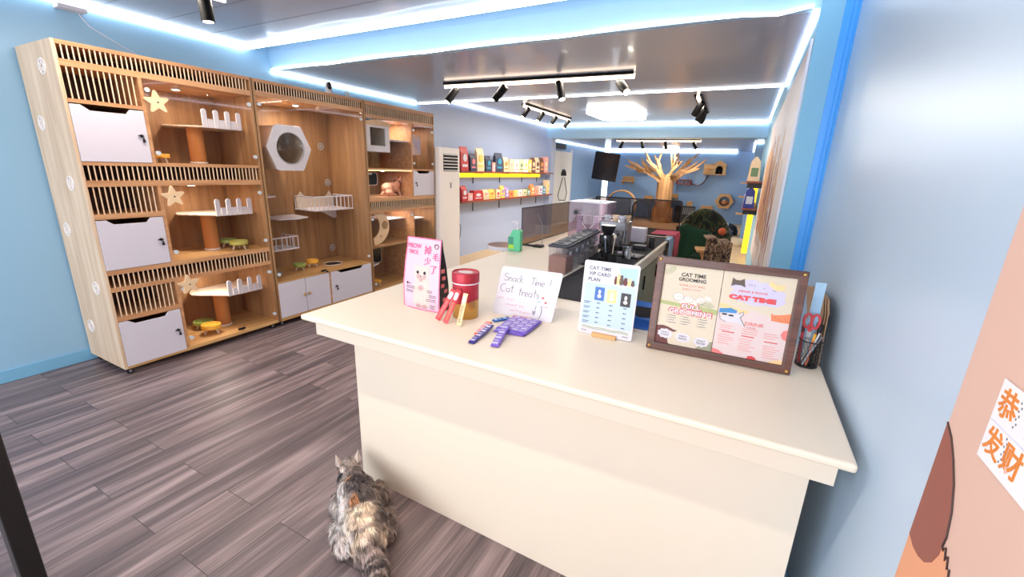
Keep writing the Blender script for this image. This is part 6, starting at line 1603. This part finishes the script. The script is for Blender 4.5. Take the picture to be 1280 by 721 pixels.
# ears
m = MB()
for q in (.026, -.056):
    a, b2, t, k = srf(.10, q-.020, .205), srf(.10, q+.020, .205), srf(.085, -.015+(q+.015)*1.25, .255), srf(.125, q, .205)
    m._add([a, b2, t, k], [(0, 1, 2), (1, 3, 2), (3, 0, 2), (0, 3, 1)])
ear = m.build('ear', 'coat', cat); paint(ear.data, wm(cat))
m = MB(); m.tube([cp(.150+.012*math.cos(t), -.010+.060*math.cos(t), .140+.052*math.sin(t)) for t in [2*PI*i/24 for i in range(24)]], .006, 6, closed=True)
m.build('collar', 'black', cat)
m = MB()
for q in (.002, -.040): m.ball(cp(.060, q, .185), .007, 6)
m.ball(cp(.040, -.024, .168), (.007, .007, .005), 6); m.build('eyes_and_nose', 'black', cat)
# long fur: thin tapered locks rooted on the skin
import bisect
me = body.data; mw = wm(cat); cum = []; tot = 0
for p in me.polygons: tot += p.area; cum.append(tot)
R = random.Random(5); V = []; F = []; CC = []
iv = mw.inverted()
for k in range(42000):
    p = me.polygons[bisect.bisect(cum, R.random()*tot)] if True else None
    vs = [me.vertices[i].co for i in p.vertices]
    a, b = R.random(), R.random(); base = (vs[0]*(1-a)+vs[1]*a)*(1-b)+(vs[3 % len(vs)]*(1-a)+vs[2]*a)*b
    P = mw @ base; N = p.normal.copy(); d = P-HD; s = d.x*AX.x+d.y*AX.y; q = d.x*RT.x+d.y*RT.y
    if P.z < .012: continue
    L = .013 if s < .14 else (.036 if s < .5 else .048)
    if s < .20 and q > .095: L = .018
    L *= R.uniform(.6, 1.25)
    flow = AX*1.0+RT*(q*2.2+R.uniform(-.35, .35))+Vector((0, 0, -.35+R.uniform(-.25, .25)))
    flow = (flow-N*flow.dot(N)); 
    if flow.length < 1e-4: continue
    flow.normalize()
    cl_ = NZ.noise_vector(P*34)*.75
    D1 = (N*.75+flow+cl_).normalized(); D2 = (N*.15+flow+Vector((0, 0, -.35))+cl_).normalized()
    W = D1.cross(N).normalized()*.0013*R.uniform(.7, 1.5)
    p1 = P+D1*L*.5; p2 = p1+D2*L*.5
    if p1.z < .004: p1.z = .004
    if p2.z < .003: p2.z = .003
    i0 = len(V); V += [iv @ (P-W), iv @ (P+W), iv @ (p1-W*.8), iv @ (p1+W*.8), iv @ p2]
    F += [(i0, i0+1, i0+3, i0+2), (i0+2, i0+3, i0+4)]
    c = coatcol(P+D2*L*.6)*max(.35, 1+1.1*NZ.noise(P*44)+.5*NZ.noise(P*110))*R.uniform(.8, 1.2); c2 = c*R.uniform(1.0, 1.25)
    CC += [c*.9, c*.9, c, c, c2]
fm = bpy.data.meshes.new('fur'); fm.from_pydata([tuple(v) for v in V], [], F); fm.materials.append(MATS['coat'])
ca = fm.color_attributes.new('coat', 'FLOAT_COLOR', 'POINT')
for i, c in enumerate(CC): ca.data[i].color = (min(1, c[0]), min(1, c[1]), min(1, c[2]), 1)
fo = bpy.data.objects.new('fur', fm); COL.objects.link(fo); fo.parent = cat; WM[fo.name] = wm(cat); fo['kind'] = 'stuff'

# hairless cat sitting in the far cabinet
sx = thing('hairless_cat', 'pink hairless cat crouching behind the glass of the far cabinet', 'cat', (-4.12, 4.40, 1.21))
def sp_(y, z, x=-4.12): return (x, y, z)
balls = [(sp_(4.30, 1.30), (.075, .095, .080)), (sp_(4.40, 1.315), (.06, .085, .070)), (sp_(4.47, 1.345), (.045, .05, .05)),
         (sp_(4.535-.02, 1.395), (.040, .046, .038)), (sp_(4.55, 1.385), (.022, .024, .018)), (sp_(4.27, 1.25, -4.06), (.045, .07, .040))]
chains = [([sp_(4.44, 1.30, -4.08), sp_(4.47, 1.225, -4.07)], [.024, .016]), ([sp_(4.44, 1.30, -4.16), sp_(4.48, 1.225, -4.16)], [.024, .016]),
          ([sp_(4.27, 1.24, -4.05), sp_(4.36, 1.224, -4.04)], [.03, .014]), ([sp_(4.22, 1.25), sp_(4.17, 1.225), sp_(4.20, 1.221, -4.02), sp_(4.30, 1.220, -3.985)], [.018, .012, .010, .007]),
          ([sp_(4.505, 1.42, -4.15), sp_(4.50, 1.465, -4.17)], [.018, .005]), ([sp_(4.505, 1.42, -4.09), sp_(4.505, 1.465, -4.075)], [.018, .005])]
blob_mesh('body', balls, chains, .007, 'sphynx', sx, 3)
m = MB(); m.tube([(-4.12+.05*math.cos(t), 4.475+.015*math.cos(t), 1.36+.042*math.sin(t)) for t in [2*PI*i/20 for i in range(20)]], .007, 6, closed=True); m.build('collar', 'print_maroon', sx)
m = MB()
for x in (-4.10, -4.14): m.ball((x+.012 if x > -4.12 else x-.012, 4.545, 1.402), .008, 6)
m.build('eyes', 'black', sx)
